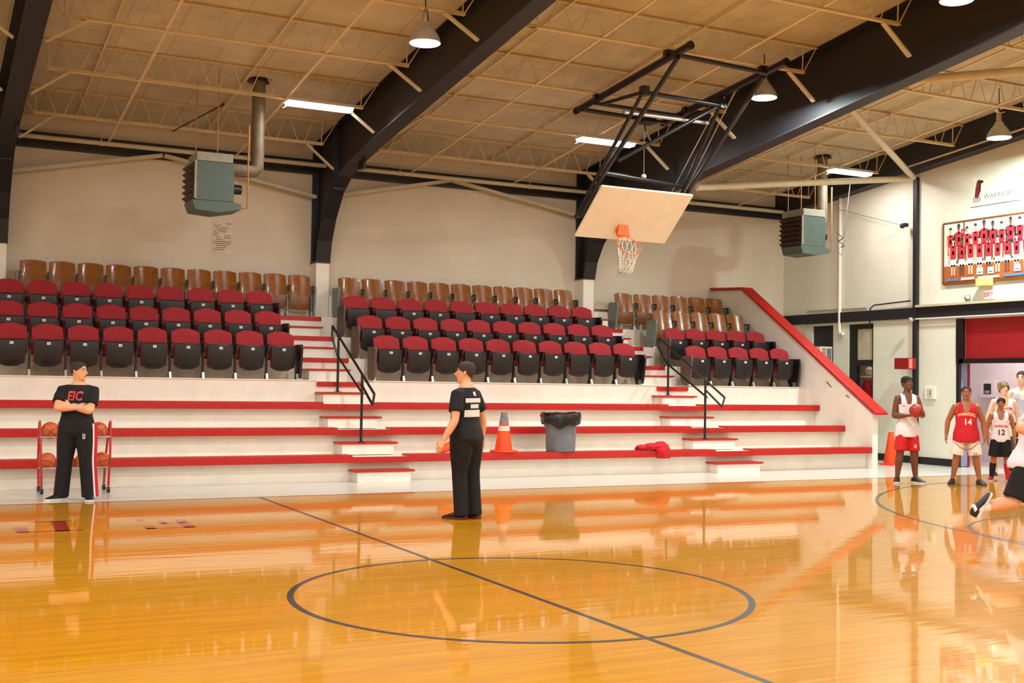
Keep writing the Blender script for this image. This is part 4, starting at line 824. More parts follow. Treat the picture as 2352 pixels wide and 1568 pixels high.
def person(name, label, loc, th, H, skincol, haircol, pose, outfit, w=1., d=1., hair='short', headw=1.):
    P = Person(); root = thing('person', label, 'person', loc, R(th), world=False); P.root = root
    S = H; sk = skincol
    lean = R(pose.get('lean', 0)); tw = R(pose.get('twist', 0)); side = R(pose.get('side', 0))
    # legs
    hz = pose.get('hip')
    legs = []
    LT, LS, AN = .245*S, .240*S, .042*S
    for i, sx in ((0, 1), (1, -1)):       # 0 = the person's left (+X)
        lg = pose['legs'][i]
        pt, out, kn, yaw = lg[:4]
        def dv(p, o_): return V((sx*math.sin(R(o_)), -math.sin(R(p))*math.cos(R(o_)), -math.cos(R(p))*math.cos(R(o_))))
        legs.append((dv(pt, out), dv(pt-kn, out*(lg[5] if len(lg) > 5 else 1)), yaw, lg[4] if len(lg) > 4 else 0))
    if hz is None:
        hz = max(-(l[0].z*LT + l[1].z*LS) for l in legs) + AN
    else: hz *= S
    hips = [V((.05*S*w, 0, hz)), V((-.05*S*w, 0, hz))]
    J = []
    for i in (0, 1):
        k = hips[i]+legs[i][0]*LT; a = k+legs[i][1]*LS; J.append((hips[i], k, a))
    # upper-body transform
    UB = Matrix.Translation((0, 0, hz)) @ Matrix.Rotation(tw, 4, 'Z') @ Matrix.Rotation(side, 4, 'Y') @ Matrix.Rotation(lean, 4, 'X')
    def U(x, y, z): return UB @ V((x*S, y*S, z*S))
    body = MB()
    def torso(mb, z0, z1, off, top=None, n=24, ww=1.):
        rings = []
        zs = [r for r in TORSO if z0 <= r[0] <= z1]
        for z, a, b, y in zs:
            f = math.sin
            belly = pose.get('belly', 0)*math.exp(-((z-.07)/.07)**2)
            fl = (pose.get('flare', .016)*min(1, max(0, (.10-z)/.12)) if off else 0)
            aa = (a*w + belly*.6)*ww + off + fl; bb = b*d + belly + off + fl*.8
            rings.append([U(aa*math.copysign(abs(math.cos(2*PI*k/n))**.85, math.cos(2*PI*k/n)), y - belly*.6 + bb*math.copysign(abs(math.sin(2*PI*k/n))**.9, math.sin(2*PI*k/n)), z) for k in range(n)])
        mb.loft(rings)
    torso(body, -.06, .34, 0)
    ell_loft(body, [U(0, .010, .29), U(0, .006, .345), U(0, -.002, .385)], [(.034*S*w**.5, .035*S)]*2+[(.031*S, .033*S)], (1, 0, 0))
    ARM = []
    for i, sx in ((0, 1), (1, -1)):
        A = pose['arms'][i]; M3 = Matrix.Identity(3) if A.get('w') else UB.to_3x3()
        sh = U(sx*.101*w, .006, .264); u = (M3 @ V(A['u'])).normalized(); f = (M3 @ V(A['f'])).normalized()
        e = sh+u*(.168*S); wr = e+f*(.142*S)
        ell_loft(body, [U(sx*.058*w, .006, .272), sh, sh+u*.04*S, sh+u*.085*S, e-u*.02*S, e], [(.042*S, .036*S), (.040*S, .036*S), (.036*S, .034*S), (.032*S, .031*S), (.0265*S, .0265*S), (.025*S, .025*S)], (0, 0, 1) if abs(u.z) < .7 else (0, 1, 0))
        ell_loft(body, [e, e+f*.03*S, e+f*.08*S, wr-f*.015*S, wr], [(.0255*S, .0255*S), (.028*S, .0265*S), (.024*S, .023*S), (.0165*S, .0185*S), (.0155*S, .0175*S)], (0, 0, 1) if abs(f.z) < .7 else (0, 1, 0))
        # hand: palm normal pn, four fingers and a thumb
        pn = (UB.to_3x3() @ V(A.get('palm', (-sx, 0, 0)))).normalized(); pn = (pn - f*pn.dot(f)).normalized(); sd = f.cross(pn)
        if sd.dot(UB.to_3x3() @ V(A.get('thumb', (0, -1, 0)))) < 0: sd = -sd     # sd points to the thumb side
        hb = .0105
        ell_loft(body, [wr-f*.006*S, wr+f*.02*S, wr+f*.052*S], [(.016*S, .0115*S), (.0225*S, .0120*S), (.0225*S, .0100*S)], sd)
        cl = A.get('curl', 25)
        for q, (o_, ln) in enumerate(((.016, .040), (.0055, .046), (-.0055, .043), (-.0160, .034))):
            b0 = wr+f*.050*S+sd*o_*S; ang = R(cl*(.8+.12*q)); p0 = b0; dirv = f; pts = [b0-f*.01*S, b0]
            for sg in (.45, .32, .23):
                dirv = (f*math.cos(ang)+pn*math.sin(ang)); p0 = p0+dirv*ln*sg*S; pts.append(p0); ang += R(cl*.8)
            body.tube(pts, [.0062*S, .0062*S, .0060*S, .0055*S, .0046*S], 8)
        tb = wr+f*.012*S+sd*.016*S; td = (f*.62+sd*.62+pn*.35).normalized(); td2 = (f*.9+sd*.1+pn*.35).normalized()
        body.tube([wr+f*.006*S, tb, tb+td*.024*S, tb+td*.024*S+td2*.022*S], [.008*S, .0085*S, .0072*S, .0055*S], 8)
        ARM.append((sh, u, e, f, wr))
    for i in (0, 1):
        h, k, a = J[i]; t1 = (k-h).normalized(); t2 = (a-k).normalized(); bk_ = V((0, 1, 0))
        ell_loft(body, [h+V((0, 0, .02*S)), h+t1*.05*S, h+t1*.12*S, k-t1*.03*S, k], [(.043*S*w, .056*S*d), (.047*S*w, .056*S*d), (.045*S*w, .051*S*d), (.037*S, .041*S), (.035*S, .038*S)], (1, 0, 0))
        ell_loft(body, [k, k+t2*.03*S, k+t2*.075*S+bk_*.006*S, k+t2*.14*S+bk_*.004*S, a-t2*.02*S, a], [(.036*S, .039*S), (.034*S, .037*S), (.036*S, .041*S), (.029*S, .032*S), (.021*S, .024*S), (.021*S, .026*S)], (1, 0, 0))
    # head
    HM = UB @ Matrix.Translation((0, .002*S, .343*S)) @ Matrix.Rotation(R(pose.get('hyaw', 0)), 4, 'Z') @ Matrix.Rotation(R(pose.get('hroll', 0)), 4, 'Y') @ Matrix.Rotation(R(pose.get('hpitch', 0))-lean*.8, 4, 'X')
    hh = .136
    def Hd(x, y, z): return HM @ V((x*S*headw, y*S, z*S))
    def hp_(t):
        for q in range(len(HEAD)-1):
            if HEAD[q][0] <= t <= HEAD[q+1][0]:
                f_ = (t-HEAD[q][0])/(HEAD[q+1][0]-HEAD[q][0]); return [HEAD[q][j]+(HEAD[q+1][j]-HEAD[q][j])*f_ for j in range(4)]
        return HEAD[-1]
    rings = []
    for i in range(19):
        t = i/18; _, a, b, y = hp_(t)
        rings.append([Hd(a*math.cos(2*PI*k/24), y+b*math.sin(2*PI*k/24), t*hh-.004) for k in range(24)])
    body.loft(rings)
    def fy(t, x=0):
        _, a, b, y = hp_(t); return y-b*math.sqrt(max(0, 1-(x/a)**2))
    body.tube([Hd(0, fy(.56)+.004, .56*hh), Hd(0, fy(.47)-.006, .46*hh), Hd(0, fy(.38)-.015, .37*hh), Hd(0, fy(.33)-.004, .325*hh)], [.005*S, .0065*S, .0085*S, .006*S], 10)
    for sx in (1, -1):
        body.sphere(Hd(sx*.042, .010, .45*hh), .0165*S, 12, sc=(.4, .7, 1.))
        body.tube([Hd(sx*.008, fy(.58)+.001, .585*hh), Hd(sx*.028, fy(.58, .028)+.002, .58*hh)], .0045*S, 8)          # brow ridge
    body.tube([Hd(-.014, fy(.2, .014)+.002, .215*hh), Hd(0, fy(.2)-.001, .215*hh), Hd(.014, fy(.2, .014)+.002, .215*hh)], .006*S, 8)
    bo = remesh(body, .0085 if H < 1.7 else .009, 'body', sk, root, 3)
    # eyes, brows, mouth
    for sx in (1, -1):
        e = MB(); c_ = Hd(sx*.0175, fy(.50, .0175)+.0052, .505*hh)
        e.sphere(c_+V((0, 0, 0)), .0066*S, 14, 0, sc=(1.15, 1, .75)); fwd = (HM.to_3x3() @ V((0, -1, 0))).normalized()
        e.sphere(c_+fwd*.0036*S, .0042*S, 10, 1); e.build('eye', [mat('eye_white', (224, 214, 206), .3, noise=0), mat('iris_dark', (40, 26, 20), .3, noise=0)], root, smooth=True)
        b_ = MB(); b_.tube([Hd(sx*.008, fy(.58, .008)-.0035, .59*hh), Hd(sx*.018, fy(.6, .018)-.0035, .605*hh), Hd(sx*.029, fy(.58, .029)-.002, .585*hh)], .0026*S, 6); b_.build('eyebrow', haircol, root, smooth=True)
    mo = MB(); mo.tube([Hd(-.013, fy(.21, .013)-.003, .218*hh), Hd(0, fy(.21)-.0065, .212*hh), Hd(.013, fy(.21, .013)-.003, .218*hh)], [.002*S, .0034*S, .002*S], 8); mo.build('mouth', outfit.get('lip', mat('lip_pink', (178, 104, 88), .5)), root, smooth=True)
    # hair
    hm = MB(); n = 64; rings = 44; keep = []; vs = []; idx = {}
    thick = {'short': .0045, 'buzz': .003, 'afro': .008, 'mop': .012}[hair]
    front, sd_, bkk = {'short': (.80, .50, .22), 'buzz': (.84, .52, .25), 'afro': (.80, .50, .24), 'mop': (.64, .30, .16)}[hair]
    for i in range(rings+1):
        t = .1+.9*i/rings
        _, a, b, y = hp_(t)
        for k in range(n):
            an = 2*PI*k/n; c_, s_ = math.cos(an), math.sin(an)   # s_=-1 front
            ff = max(0, -s_); lim = (front*ff**1.5+sd_*(1-ff**1.5)) if s_ < 0 else (bkk*s_+sd_*(1-s_))
            g = thick*(1+.25*math.sin(5*an+9*t)) if hair == 'mop' else thick
            keep.append(t >= lim-.001); vs.append(Hd((a+g)*c_, y+(b+g)*s_, t*hh-.004+g*(.9 if t > .8 else .2)))
    fs = []
    for i in range(rings):
        for k in range(n):
            q = (i*n+k, i*n+(k+1) % n, (i+1)*n+(k+1) % n, (i+1)*n+k)
            if all(keep[j] for j in q): fs.append(q)
    fs.append(tuple(rings*n+k for k in range(n)))
    used = sorted({j for f_ in fs for j in f_}); mp_ = {j: i for i, j in enumerate(used)}
    hm.add([vs[j] for j in used], [tuple(mp_[j] for j in f_) for f_ in fs]); ho = hm.build('hair', haircol, root, smooth=True)
    sl = ho.modifiers.new('thickness', 'SOLIDIFY'); sl.thickness = .01; sl.offset = -1
    # ---------- clothing
    o = outfit
    if o['top'][0] == 'tee':
        mb = MB(); torso(mb, -.06, .32, .009)
        if o.get('long'): 
            pass
        for i in (0, 1):
            sh, u, e, f, wr = ARM[i]; sx = (1, -1)[i]; L = .115*S
            ell_loft(mb, [U(sx*.055*w, .006, .272), sh+u*.0, sh+u*.05*S, sh+u*L], [(.043*S, .040*S), (.043*S, .042*S), (.045*S, .044*S), (.047*S, .045*S)], (0, 0, 1) if abs(u.z) < .7 else (0, 1, 0), round_ends=False)
        P.top = remesh(mb, .012, 'shirt', o['top'][1], root, 5)
    else:
        mb = MB(); torso(mb, -.075 if not o.get('long') else -.06, .232, .0085, ww=1.0)
        if o.get('long'):
            rings = [[U((.116*w+.010)*g_*math.cos(2*PI*k/24), .003+(.086*d+.012+pose.get('belly', 0))*g_*math.sin(2*PI*k/24), z) for k in range(24)] for z, g_ in ((-.095, 1.), (-.05, 1.0), (.0, .97), (.045, .87), (.08, .76))]
            mb.loft(rings)
        for sx in (1, -1):
            ell_loft(mb, [U(sx*.060*w, -.066*d, .20), U(sx*.062*w, -.062*d, .25), U(sx*.060*w, -.040*d, .287), U(sx*.058*w, .006, .302), U(sx*.060*w, .046*d, .287), U(sx*.062*w, .066*d, .25), U(sx*.060*w, .066*d, .20)], [(.026*S*w, .010*S)]*7, UB.to_3x3() @ V((1, 0, 0)), 14, False)
            mb.tube([U(sx*.030*w, -.068*d, .215), U(sx*.042*w, -.060*d, .258), U(sx*.046*w, -.03*d, .290)], .009*S, 8)
            mb.tube([U(sx*.03*w, .066*d, .215), U(sx*.04*w, .060*d, .27), U(sx*.03*w, .045*d, .29)], .014*S, 8)
        mb.tube([U(-.03*w, .064*d, .25), U(.03*w, .064*d, .25)], .024*S, 8)
        P.top = remesh(mb, .011, 'jersey', o['top'][1], root, 4)
        tr = MB()
        if len(o['top']) > 2 and o.get('trim'):
            for sx in (1, -1): tr.tube([U(0, -.073*d, .225), U(sx*.022*w, -.071*d, .252), U(sx*.036*w, -.050*d, .287), U(sx*.036*w, .0, .305)], .0035*S, 6)
            tr.build('neck_trim', o['top'][2], root, smooth=True)
    bt, bm_x, blen, bw = o['bottom']
    mb = MB(); rings = []
    for z, a, b in ((-.07, .085, .062), (-.02, .098, .070), (.035, .096, .068), (.06, .09, .064)):
        rings.append([U((a*w+.006)*math.cos(2*PI*k/24), .004+(b*d+.006+pose.get('belly', 0)*.5)*math.sin(2*PI*k/24), z) for k in range(24)])
    mb.loft(rings)
    for i in (0, 1):
        h, k, a = J[i]; t1 = (k-h).normalized(); t2 = (a-k).normalized()
        if blen <= 1:
            L = LT*blen
            ell_loft(mb, [h+V((0, 0, .0)), h+t1*L*.4, h+t1*L*.75, h+t1*L], [(.054*S*w, .068*S*d), (.054*S*w*bw, .066*S*bw*d), (.056*S*w*bw, .064*S*bw*d), (.057*S*w*bw, .064*S*bw*d)], (1, 0, 0), round_ends=False)
        else:
            pts = [h, h+t1*.10*S, k-t1*.02*S, k+t2*.03*S, k+t2*.12*S, a-t2*(.005*S), a+t2*.018*S]
            ell_loft(mb, pts, [(.066*S*w, .072*S*d), (.062*S*w, .066*S*d), (.050*S*bw, .053*S*bw), (.048*S*bw, .051*S*bw), (.047*S*bw, .050*S*bw), (.046*S*bw, .050*S*bw), (.047*S*bw, .052*S*bw)], (1, 0, 0), round_ends=False)
    P.bottom = remesh(mb, .012, bt, bm_x, root, 5)
    if 'stripe' in o:
        for i in (0, 1):
            h, k, a = J[i]; sx = (1, -1)[i]
            pts = [h+V((sx*.067*S*w, 0, .03*S)), h+(k-h)*.4+V((sx*.064*S*w, 0, 0)), k+V((sx*.052*S*bw, .004, 0)), k+(a-k)*.5+V((sx*.050*S*bw, .006, 0)), a+V((sx*.050*S*bw, .006, -.015*S))]
            m_ = MB(); m_.tube(pts, .030*S, 10, ref=(0, 1, 0), flat=1.); 
            m2 = MB()
            for (yo, r_, mm, nm) in ((0, .026, o['stripe'][0], 'side_stripe'), (-.027, .0075, o['stripe'][1], 'piping')):
                q = MB(); ps = [p+V((-sx*(.014*S if r_ > .02 else .010*S), yo*S, 0)) for p in pts]
                ps = [p+V((0, .034*S*i, 0)) for p in ps]; q.tube(ps, r_*S, 10, ref=(0, 1, 0)); q.build(nm, mm, root, smooth=True)
    # shoes and socks
    for i in (0, 1):
        h, k, a = J[i]; yaw = R(legs[i][2])*((1, -1)[i]); pt = R(legs[i][3])
        t2 = (a-k).normalized()
        # foot frame: forward
        fwd = Matrix.Rotation(yaw, 3, 'Z') @ V((0, -1, 0))
        if pt:
            rx = Matrix.Rotation(pt, 3, V((1, 0, 0)));  fwd = rx @ fwd
        upv = V((0, 0, 1)) if not pt else (Matrix.Rotation(pt, 3, V((1, 0, 0))) @ V((0, 0, 1)))
        sdv = fwd.cross(upv).normalized()
        def Fp(f_, u_, s_=0): return a + fwd*f_*S + upv*(u_-.042)*S + sdv*s_*S
        s1 = MB(); s2 = MB()
        prof = [(-.038, .022, .046), (-.02, .026, .056), (.015, .027, .058), (.05, .029, .044), (.085, .031, .031), (.11, .028, .024), (.128, .018, .018)]
        rings = []
        for f_, hw_, ht in prof:
            rings.append([Fp(f_, .008+(ht-.008)*(.5+.5*math.sin(2*PI*q/16)), hw_*math.cos(2*PI*q/16)) for q in range(16)])
        s1.loft(rings)
        rings = [[Fp(f_*1.03, u_, hw_*1.06*c_) for c_, u_ in ((-1, 0), (1, 0), (1, .014), (-1, .014))] for f_, hw_, ht in prof]
        s2.loft(rings)
        so = s1.build('shoe', o['shoe'][0], root, smooth=True); s2.build('sole', o['shoe'][1], so, smooth=False, bevel=.003)
        if len(o['shoe']) > 2:
            q = MB(); q.tube([Fp(.03, .040, .027), Fp(.02, .05, 0), Fp(.03, .040, -.027)], .010*S, 8); q.build('shoe_band', o['shoe'][2], so, smooth=True)
        if 'sock' in o:
            sk_, top_ = o['sock'][i] if isinstance(o['sock'], list) else o['sock']
            q = MB(); b0 = a-t2*top_*S
            q.tube([a+t2*.01*S, a-t2*.02*S, a-t2*top_*.5*S+V((0, .004*S, 0)), b0+V((0, .004*S, 0))], [.028*S, .0265*S, (.029+.06*max(0, top_-.06))*S, (.030+.09*max(0, top_-.06))*S], 14, ref=(1, 0, 0)); q.build('sock', sk_, root, smooth=True)
    P.U = U; P.UB = UB; P.J = J; P.S = S; P.ARM = ARM; P.Hd = Hd
    return P
def decal(P, target, me, c, u, v, dirv, name, m, off=.004, sub=.02):
    """lay a flat lettering mesh on a garment: c centre, u right, v up (local), cast along dirv"""
    bm = bmesh.new(); bm.from_mesh(me)
    bmesh.ops.triangulate(bm, faces=bm.faces)
    for _ in range(3):
        lg = [e for e in bm.edges if e.calc_length() > sub]
        if not lg: break
        bmesh.ops.subdivide_edges(bm, edges=lg, cuts=1); bmesh.ops.triangulate(bm, faces=bm.faces)
    tv = [vv.co.copy() for vv in target.data.vertices]; tp = [tuple(p.vertices) for p in target.data.polygons]
    bv = BVHTree.FromPolygons(tv, tp); dirv = V(dirv).normalized(); bad = []
    for vv in bm.verts:
        p = V(c)+V(u)*vv.co.x+V(v)*vv.co.y
        hit = bv.ray_cast(p-dirv*.6, dirv)
        if hit[0] is None: bad.append(vv)
        else: vv.co = hit[0]-dirv*off
    bmesh.ops.delete(bm, geom=bad, context='VERTS')
    r = bmesh.ops.extrude_face_region(bm, geom=bm.faces[:])
    for g in r['geom']:
        if isinstance(g, bmesh.types.BMVert): g.co += dirv*(off*.8)
    m2 = bpy.data.meshes.new(name); bm.to_mesh(m2); bm.free(); m2.materials.clear(); m2.materials.append(m)
    o = bpy.data.objects.new(name, m2); COL.objects.link(o); o.parent = P.root; return o
def quads(rects):
    me = bpy.data.meshes.new('marks'); vs = []; fs = []
    for x0, x1, y0, y1 in rects:
        o = len(vs); n = max(1, int((x1-x0)/.02))
        for i in range(n+1): vs += [(x0+(x1-x0)*i/n, y0, 0), (x0+(x1-x0)*i/n, y1, 0)]
        for i in range(n): fs.append((o+2*i, o+2*i+2, o+2*i+3, o+2*i+1))
    me.from_pydata(vs, [], fs); return me
blackc = cloth('black_jersey_cloth', (15, 13, 17)); whitec = cloth('white_jersey_cloth', (236, 226, 232), .03); redc = cloth('red_jersey_cloth', (200, 22, 38)); creamc = cloth('cream_shorts_cloth', (238, 226, 214), .03)
black2 = cloth('black_track_cloth', (14, 12, 16)); redsh = cloth('red_shorts_cloth', (206, 26, 34)); greyc = cloth('grey_shirt_cloth', (188, 190, 206), .03)
wt = mat('white_print', (236, 228, 226), .7, noise=0); rtx = mat('red_print', (206, 40, 54), .7, noise=0); pk = mat('pink_print', (236, 84, 104), .7, noise=0); bkp = mat('black_print', (36, 24, 36), .7, noise=0)
brownh = mat('brown_hair', (58, 38, 30), .7, noise=.2, nscale=60, bump=.4, bscale=160); blackh = mat('black_hair', (18, 13, 12), .8, noise=.2, nscale=60, bump=.5, bscale=200); blondh = mat('dark_blond_hair', (140, 116, 84), .6, noise=.25, nscale=40, bump=.5, bscale=90, stretch=(1, 1, .2))
fair = skin('fair_skin', (232, 168, 130)); fair2 = skin('light_skin', (240, 192, 164)); tan_ = skin('brown_skin', (164, 100, 62)); deep = skin('deep_brown_skin', (110, 62, 40))
lipd = mat('lip_brown', (120, 62, 52), .5)
shoe_b = mat('black_shoe', (26, 24, 28), .5); sole_w = mat('white_sole', (228, 222, 216), .5); sole_d = mat('dark_sole', (50, 44, 44), .5); shoe_r = mat('red_shoe', (190, 20, 30), .45)

# coach with crossed arms
p = person('coach', 'man in black tee and track pants, arms crossed, before the ball rack', (-2.43, 8.42, 0), -22, 1.87, fair, brownh,
    dict(legs=[(1, 5, 2, 18), (-1, 5, 1, 38)], hyaw=74, hpitch=2, belly=.004,
         arms=[dict(u=(-.02, -.52, -.85), f=(-.95, -.12, .25), palm=(0, 1, -.2), curl=25, thumb=(0, 0, 1)), dict(u=(.02, -.68, -.73), f=(.97, .02, .0), palm=(0, 1, .1), curl=35, thumb=(0, 0, 1))]),
    dict(top=('tee', blackc), bottom=('track_pants', black2, 2, 1.12), shoe=(shoe_b, sole_w, shoe_r), stripe=(redc, wt)), w=1.13, d=1.08)
U = p.U; ux = p.UB.to_3x3() @ V((1, 0, 0)); uz = p.UB.to_3x3() @ V((0, 0, 1)); dn = p.UB.to_3x3() @ V((0, 1, 0))
decal(p, p.top, text_mesh('EIC', .17, bold=True, width=.8, shear=.12), U(0, -.2, .225), ux, uz, dn, 'chest_lettering_outline', pk, .003)
decal(p, p.top, text_mesh('EIC', .145, width=.86, shear=.12), U(0, -.2, .225), ux, uz, dn, 'chest_lettering', rtx, .005)
rq = random.Random(2); xs = -.16; rects = []
while xs < .15:
    ww_ = .008+.012*rq.random(); rects.append((xs, xs+ww_, -.012, .006+.01*rq.random())); xs += ww_+.005
decal(p, p.top, quads(rects), U(0, -.2, .168), ux, uz, dn, 'small_print', wt, .003)
decal(p, p.bottom, quads([(-.018, -.008, -.035, .035), (.004, .014, -.035, .035), (-.018, .014, -.035, -.025)]), U(.072, -.2, -.06), ux, uz, dn, 'pocket_print', wt, .003)

# man walking away to the left
p = person('walker', 'man in black tee and trousers walking across the court, seen from behind', (1.68, 4.73, 0), -146, 1.93, fair, brownh,
    dict(legs=[(4, -1, 8, 4), (-4, -1, 2, 4)], hyaw=14, lean=3, belly=.008,
         arms=[dict(u=(.30, .06, -.95), f=(.34, -.40, -.85), palm=(-1, 0, 0), curl=22, thumb=(0, -1, 0)), dict(u=(-.44, .06, -.9), f=(-.10, -.12, -.98), palm=(1, 0, 0), curl=25, thumb=(0, -1, 0))]),
    dict(top=('tee', blackc), bottom=('trousers', black2, 2, .98), shoe=(shoe_b, mat('dark_red_sole', (96, 24, 24), .5))), w=1.08, d=1.14)
U = p.U; ux = p.UB.to_3x3() @ V((-1, 0, 0)); uz = p.UB.to_3x3() @ V((0, 0, 1)); dn = p.UB.to_3x3() @ V((0, -1, 0))
rects = []
decal(p, p.top, quads([(-.022, .022, .058, .108)]), U(.012, .2, .225), ux, uz, dn, 'back_emblem', wt, .003)
for (y0, y1, hw) in ((-.025, .028, .15), (-.095, -.045, .085), (-.20, -.115, .15)):
    xs = -hw
    while xs < hw-.01:
        ww_ = .020; rects.append((xs, xs+ww_, y0, y1)); xs += ww_+.0035
decal(p, p.top, quads(rects), U(.012, .2, .225), ux, uz, dn, 'back_print', wt, .003)

# player with the ball
p = person('ball_player', 'tall player in a white jersey and red shorts holding a basketball', (11.45, 7.08, 0), -28, 1.90, deep, blackh,
    dict(legs=[(3, 4, 4, 24), (2, 6, 3, 20)], hyaw=26, hpitch=-2,
         arms=[dict(u=(.22, -.30, -.9), f=(-.24, -.95, .10), palm=(-1, 0, .2), curl=28, thumb=(0, 0, 1)), dict(u=(-.20, .0, -.97), f=(.60, -.80, .06), palm=(.3, 0, 1), curl=28, thumb=(1, 0, .3))]),
    dict(top=('tank', whitec, wt), bottom=('shorts', redsh, .92, 1.16), long=1, shoe=(shoe_b, sole_w), lip=lipd), w=.86, d=.92)
wrl, wrr = p.ARM[0][4], p.ARM[1][4]; fl_ = p.ARM[0][3]
bc = p.root.matrix_basis @ (wrl*.52+wrr*.48 + V((-.02, -.10, .075)))
ball(tuple(bc), 'dark red basketball held in both hands by the tall player in white', bm2, (.3, .2, .9))
decal(p, p.bottom, quads([(-.03, .03, .0, .008), (-.014, .014, -.045, -.012)]), p.J[0][0]+V((.02, -.2, -.32)), V((1, 0, 0)), V((0, 0, 1)), (0, 1, 0), 'shorts_print', wt, .003)

# player 14
p = person('player', 'stocky player in a red jersey numbered 14 and cream shorts facing the camera', (12.3, 6.52, 0), -46, 1.745, tan_, blackh,
    dict(legs=[(1, 9, 2, 20), (0, 9, 1, 12)], hyaw=2, belly=.010,
         arms=[dict(u=(.36, .05, -.93), f=(.06, -.18, -.98), palm=(-1, 0, 0), curl=28), dict(u=(-.42, .06, -.9), f=(-.10, -.1, -.98), palm=(1, 0, 0), curl=18)]),
    dict(top=('tank', redc, bkp), bottom=('shorts', creamc, .93, 1.16), long=1, shoe=(shoe_b, sole_d), lip=lipd), w=1.04, d=1.08, hair='buzz', headw=1.08)
U = p.U; ux, uz, dn = V((1, 0, 0)), V((0, 0, 1)), V((0, 1, 0))
decal(p, p.top, text_mesh('WARRIORS', .078, bold=True, arch=.03, width=.76), U(0, -.2, .175), ux, uz, dn, 'team_lettering', mat('cream_print', (246, 226, 186), .7, noise=0), .004)
decal(p, p.top, text_mesh('14', .155, bold=True, width=.9), U(.012, -.2, .11), ux, uz, dn, 'number', wt, .004)
tr = MB(); pts = [U(-.122, -.05, -.05), U(-.115, -.085, -.09), U(-.06, -.125, -.145), U(0, -.125, -.175), U(.06, -.125, -.145), U(.115, -.085, -.09), U(.122, -.05, -.05)]
me = quads([]); m_ = MB()
bv = BVHTree.FromPolygons([v.co.copy() for v in p.bottom.data.vertices], [tuple(q.vertices) for q in p.bottom.data.polygons])
pr_ = []
for i in range(25):
    t = i/24*6; k = min(5, int(t)); a = pts[k].lerp(pts[k+1], t-k); h = bv.ray_cast(a-V((0, .5, 0)), V((0, 1, 0)))
    if h[0]: pr_.append(h[0]-V((0, .002, 0)))
if len(pr_) > 2: MB().tube(pr_, .0055, 6).build('shorts_piping', mat('maroon_piping', (120, 44, 54), .7), p.root)
decal(p, p.bottom, quads([(-.03, -.02, -.03, .02), (-.03, -.005, .012, .02), (.005, .015, -.03, .02), (.005, .03, .012, .02)]), p.J[0][0]+V((.06, -.2, -.36)), ux, uz, dn, 'shorts_print', mat('maroon_piping', (120, 44, 54), .7), .003)

# small player 12
p = person('small_player', 'small player in a white jersey numbered 12 and black shorts in the doorway', (13.56, 6.85, 0), -44, 1.53, tan_, blackh,
    dict(legs=[(2, 4, 4, 8), (0, 6, 1, 14)], hyaw=-6, hroll=4, hpitch=4,
         arms=[dict(u=(.30, -.02, -.95), f=(.04, -.2, -.98), palm=(-1, 0, 0), curl=25), dict(u=(-.30, .02, -.95), f=(.02, -.22, -.97), palm=(1, 0, 0), curl=25)]),
    dict(top=('tank', whitec, rtx), bottom=('shorts', black2, .95, 1.2), shoe=(shoe_r, sole_w), sock=[(redsh, .17), (black2, .17)], lip=lipd), w=1.0, d=.95, hair='afro')
decal(p, p.top, text_mesh('WARRIORS', .06, bold=True, arch=.012, width=.8), p.U(0, -.2, .13), ux, uz, dn, 'team_lettering', rtx, .004)
decal(p, p.top, text_mesh('12', .14, bold=True), p.U(0, -.2, .06), ux, uz, dn, 'number', bkp, .004)

# fair-haired player behind
p = person('fair_player', 'fair-haired player in a white jersey behind the small player, looking up', (14.4, 7.49, 0), -38, 1.83, fair2, blondh,
    dict(legs=[(1, 4, 2, 10), (0, 5, 1, 10)], hyaw=14, hpitch=-6,
         arms=[dict(u=(.30, .03, -.95), f=(.0, -.2, -.98), palm=(-1, 0, 0), curl=25), dict(u=(-.34, .0, -.94), f=(.05, -.14, -.98), palm=(1, 0, 0), curl=25)]),
    dict(trim=1, top=('tank', whitec, mat('gold_trim', (216, 186, 120), .6)), bottom=('shorts', mat('dark_shorts', (70, 72, 82), .85), .95, 1.2), long=1, shoe=(shoe_b, sole_w), sock=(wt, .06)), w=.96, d=.92, hair='mop')
decal(p, p.top, text_mesh('WARRIORS', .065, bold=True, arch=.012, width=.8), p.U(0, -.2, .195), ux, uz, dn, 'team_lettering', rtx, .004)
decal(p, p.top, text_mesh('0', .14, bold=True), p.U(.01, -.2, .13), ux, uz, dn, 'number', rtx, .004)

# tall player at the right edge
p = person('grey_player', 'tall dark-haired player in a grey sleeveless shirt, beside the fair-haired one', (15.4, 7.90, 0), -40, 2.06, fair2, brownh,
    dict(legs=[(1, 4, 2, 10), (0, 5, 1, 10)], hyaw=-26, hpitch=2,
         arms=[dict(u=(.25, .03, -.96), f=(.0, -.2, -.98), palm=(-1, 0, 0), curl=25), dict(u=(-.25, .0, -.96), f=(.05, -.14, -.98), palm=(1, 0, 0), curl=25)]),
    dict(top=('tank', greyc, greyc), bottom=('shorts', black2, .95, 1.2), shoe=(shoe_b, sole_w), sock=(wt, .06)), w=1.0, d=.95)

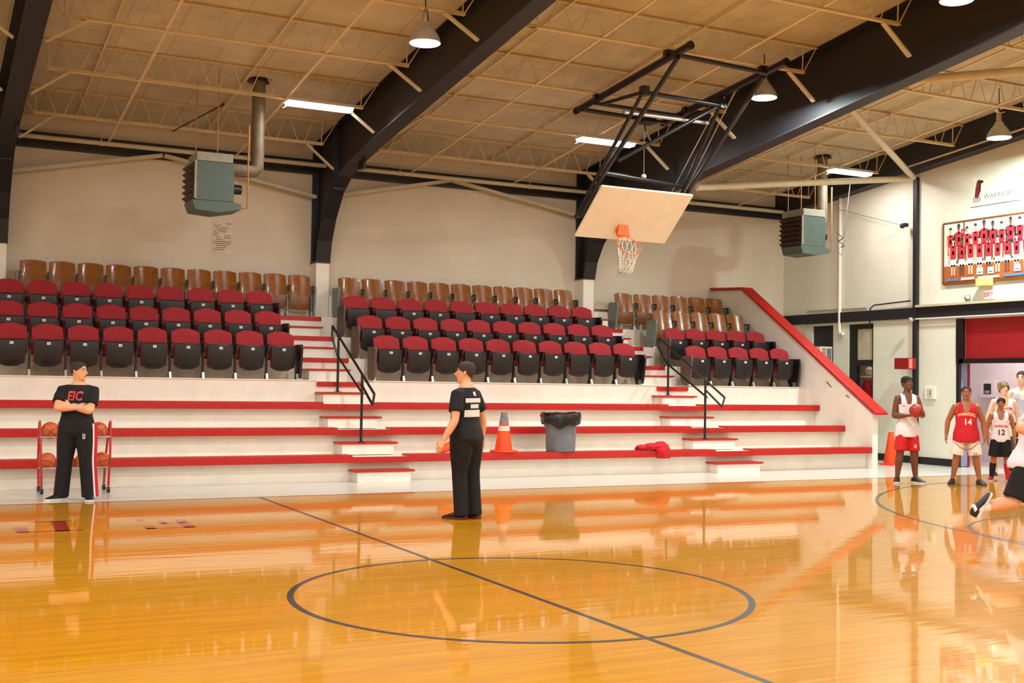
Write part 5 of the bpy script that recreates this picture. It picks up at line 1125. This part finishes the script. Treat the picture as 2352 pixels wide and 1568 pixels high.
# runner cut off by the right edge
p = person('runner', 'runner in white top and black shorts with the rear foot kicked up', (6.07, .16, 0), 63, 1.80, fair, brownh,
    dict(hip=.515, lean=16, legs=[(22, 2, 14, 0), (-22, 3, 58, 0, -60)], hyaw=0,
         arms=[dict(u=(.28, -.62, -.72), f=(-.1, -.86, .5), palm=(-1, 0, 0), curl=45), dict(w=1, u=(-.15, .94, -.30), f=(.1, -.93, -.34), palm=(1, 0, 0), curl=45)]),
    dict(top=('tank', whitec, whitec), bottom=('shorts', black2, .92, 1.2), shoe=(shoe_b, sole_w), sock=(wt, .09)), w=.96, d=.95)
# ---------------------------------------------------------------- light
def area(loc, size, power, rgb=(1, 1, 1), rot=(0, 0, 0), shape='DISK', sy=None):
    l = bpy.data.lights.new('lamp_light', 'AREA'); l.energy = power; l.color = rgb; l.shape = shape; l.size = size
    if sy: l.size_y = sy
    o = bpy.data.objects.new('lamp_light', l); COL.objects.link(o); o.location = loc; o.rotation_euler = rot; return o
HB = 300
WARM, COOL = (.93, 1, 1), (.84, 1, .97)
seen = {(round(x), round(y)) for x, y, *_ in hib}
for x, y, z, l, ln in hib: area((x, y, z-.03), .42, HB*(2.8 if ln == 'lens2' and x > 12 else 1), COOL if (ln == 'lens2' and x > 12) else (.92, 1, 1))
# the rest of the same lamp grid, outside the frame
for x in (-15.7, -9.8, -3.9, 2.05, 8.18, 14.15):
    for y in (7.2, 3.05, -1.2, -5.4, -9.6, -13.6):
        if (round(x), round(y)) in seen: continue
        if x == 14.15 and y > 2.9 or x == -3.9 and y > 7: continue
        area((x, y, zr(y)-1.02), .42, HB, WARM if x < 5 else (.92, 1, 1))
for x0, x1 in ((1.24, 2.46), (7.17, 8.44), (13.66, 14.80)):
    area(((x0+x1)/2, 11.55, zr(11.55)-.63), x1-x0, 150 if x0 > 12 else 75, (1, .97, .97), shape='RECTANGLE', sy=.2)
for y in (9.9, 6.6): area((16.9, y, 3.18), 1.2, 60, (1, .95, 1), shape='RECTANGLE', sy=.3)
area((16.6, 13.0, 3.15), .6, 14, (1, .9, .8), shape='RECTANGLE', sy=.3)
wd_ = bpy.data.worlds.new('world'); sc.world = wd_; wd_.use_nodes = True
wd_.node_tree.nodes['Background'].inputs[0].default_value = (1, .86, .7, 1); wd_.node_tree.nodes['Background'].inputs[1].default_value = .05
vs_ = sc.view_settings; sc.display_settings.display_device = 'sRGB'; vs_.view_transform = 'Standard'; vs_.look = 'None'; vs_.gamma = 1; vs_.use_curve_mapping = False; vs_.exposure = -1.0
for o in bpy.data.objects:
    if '_w' in o: del o['_w']
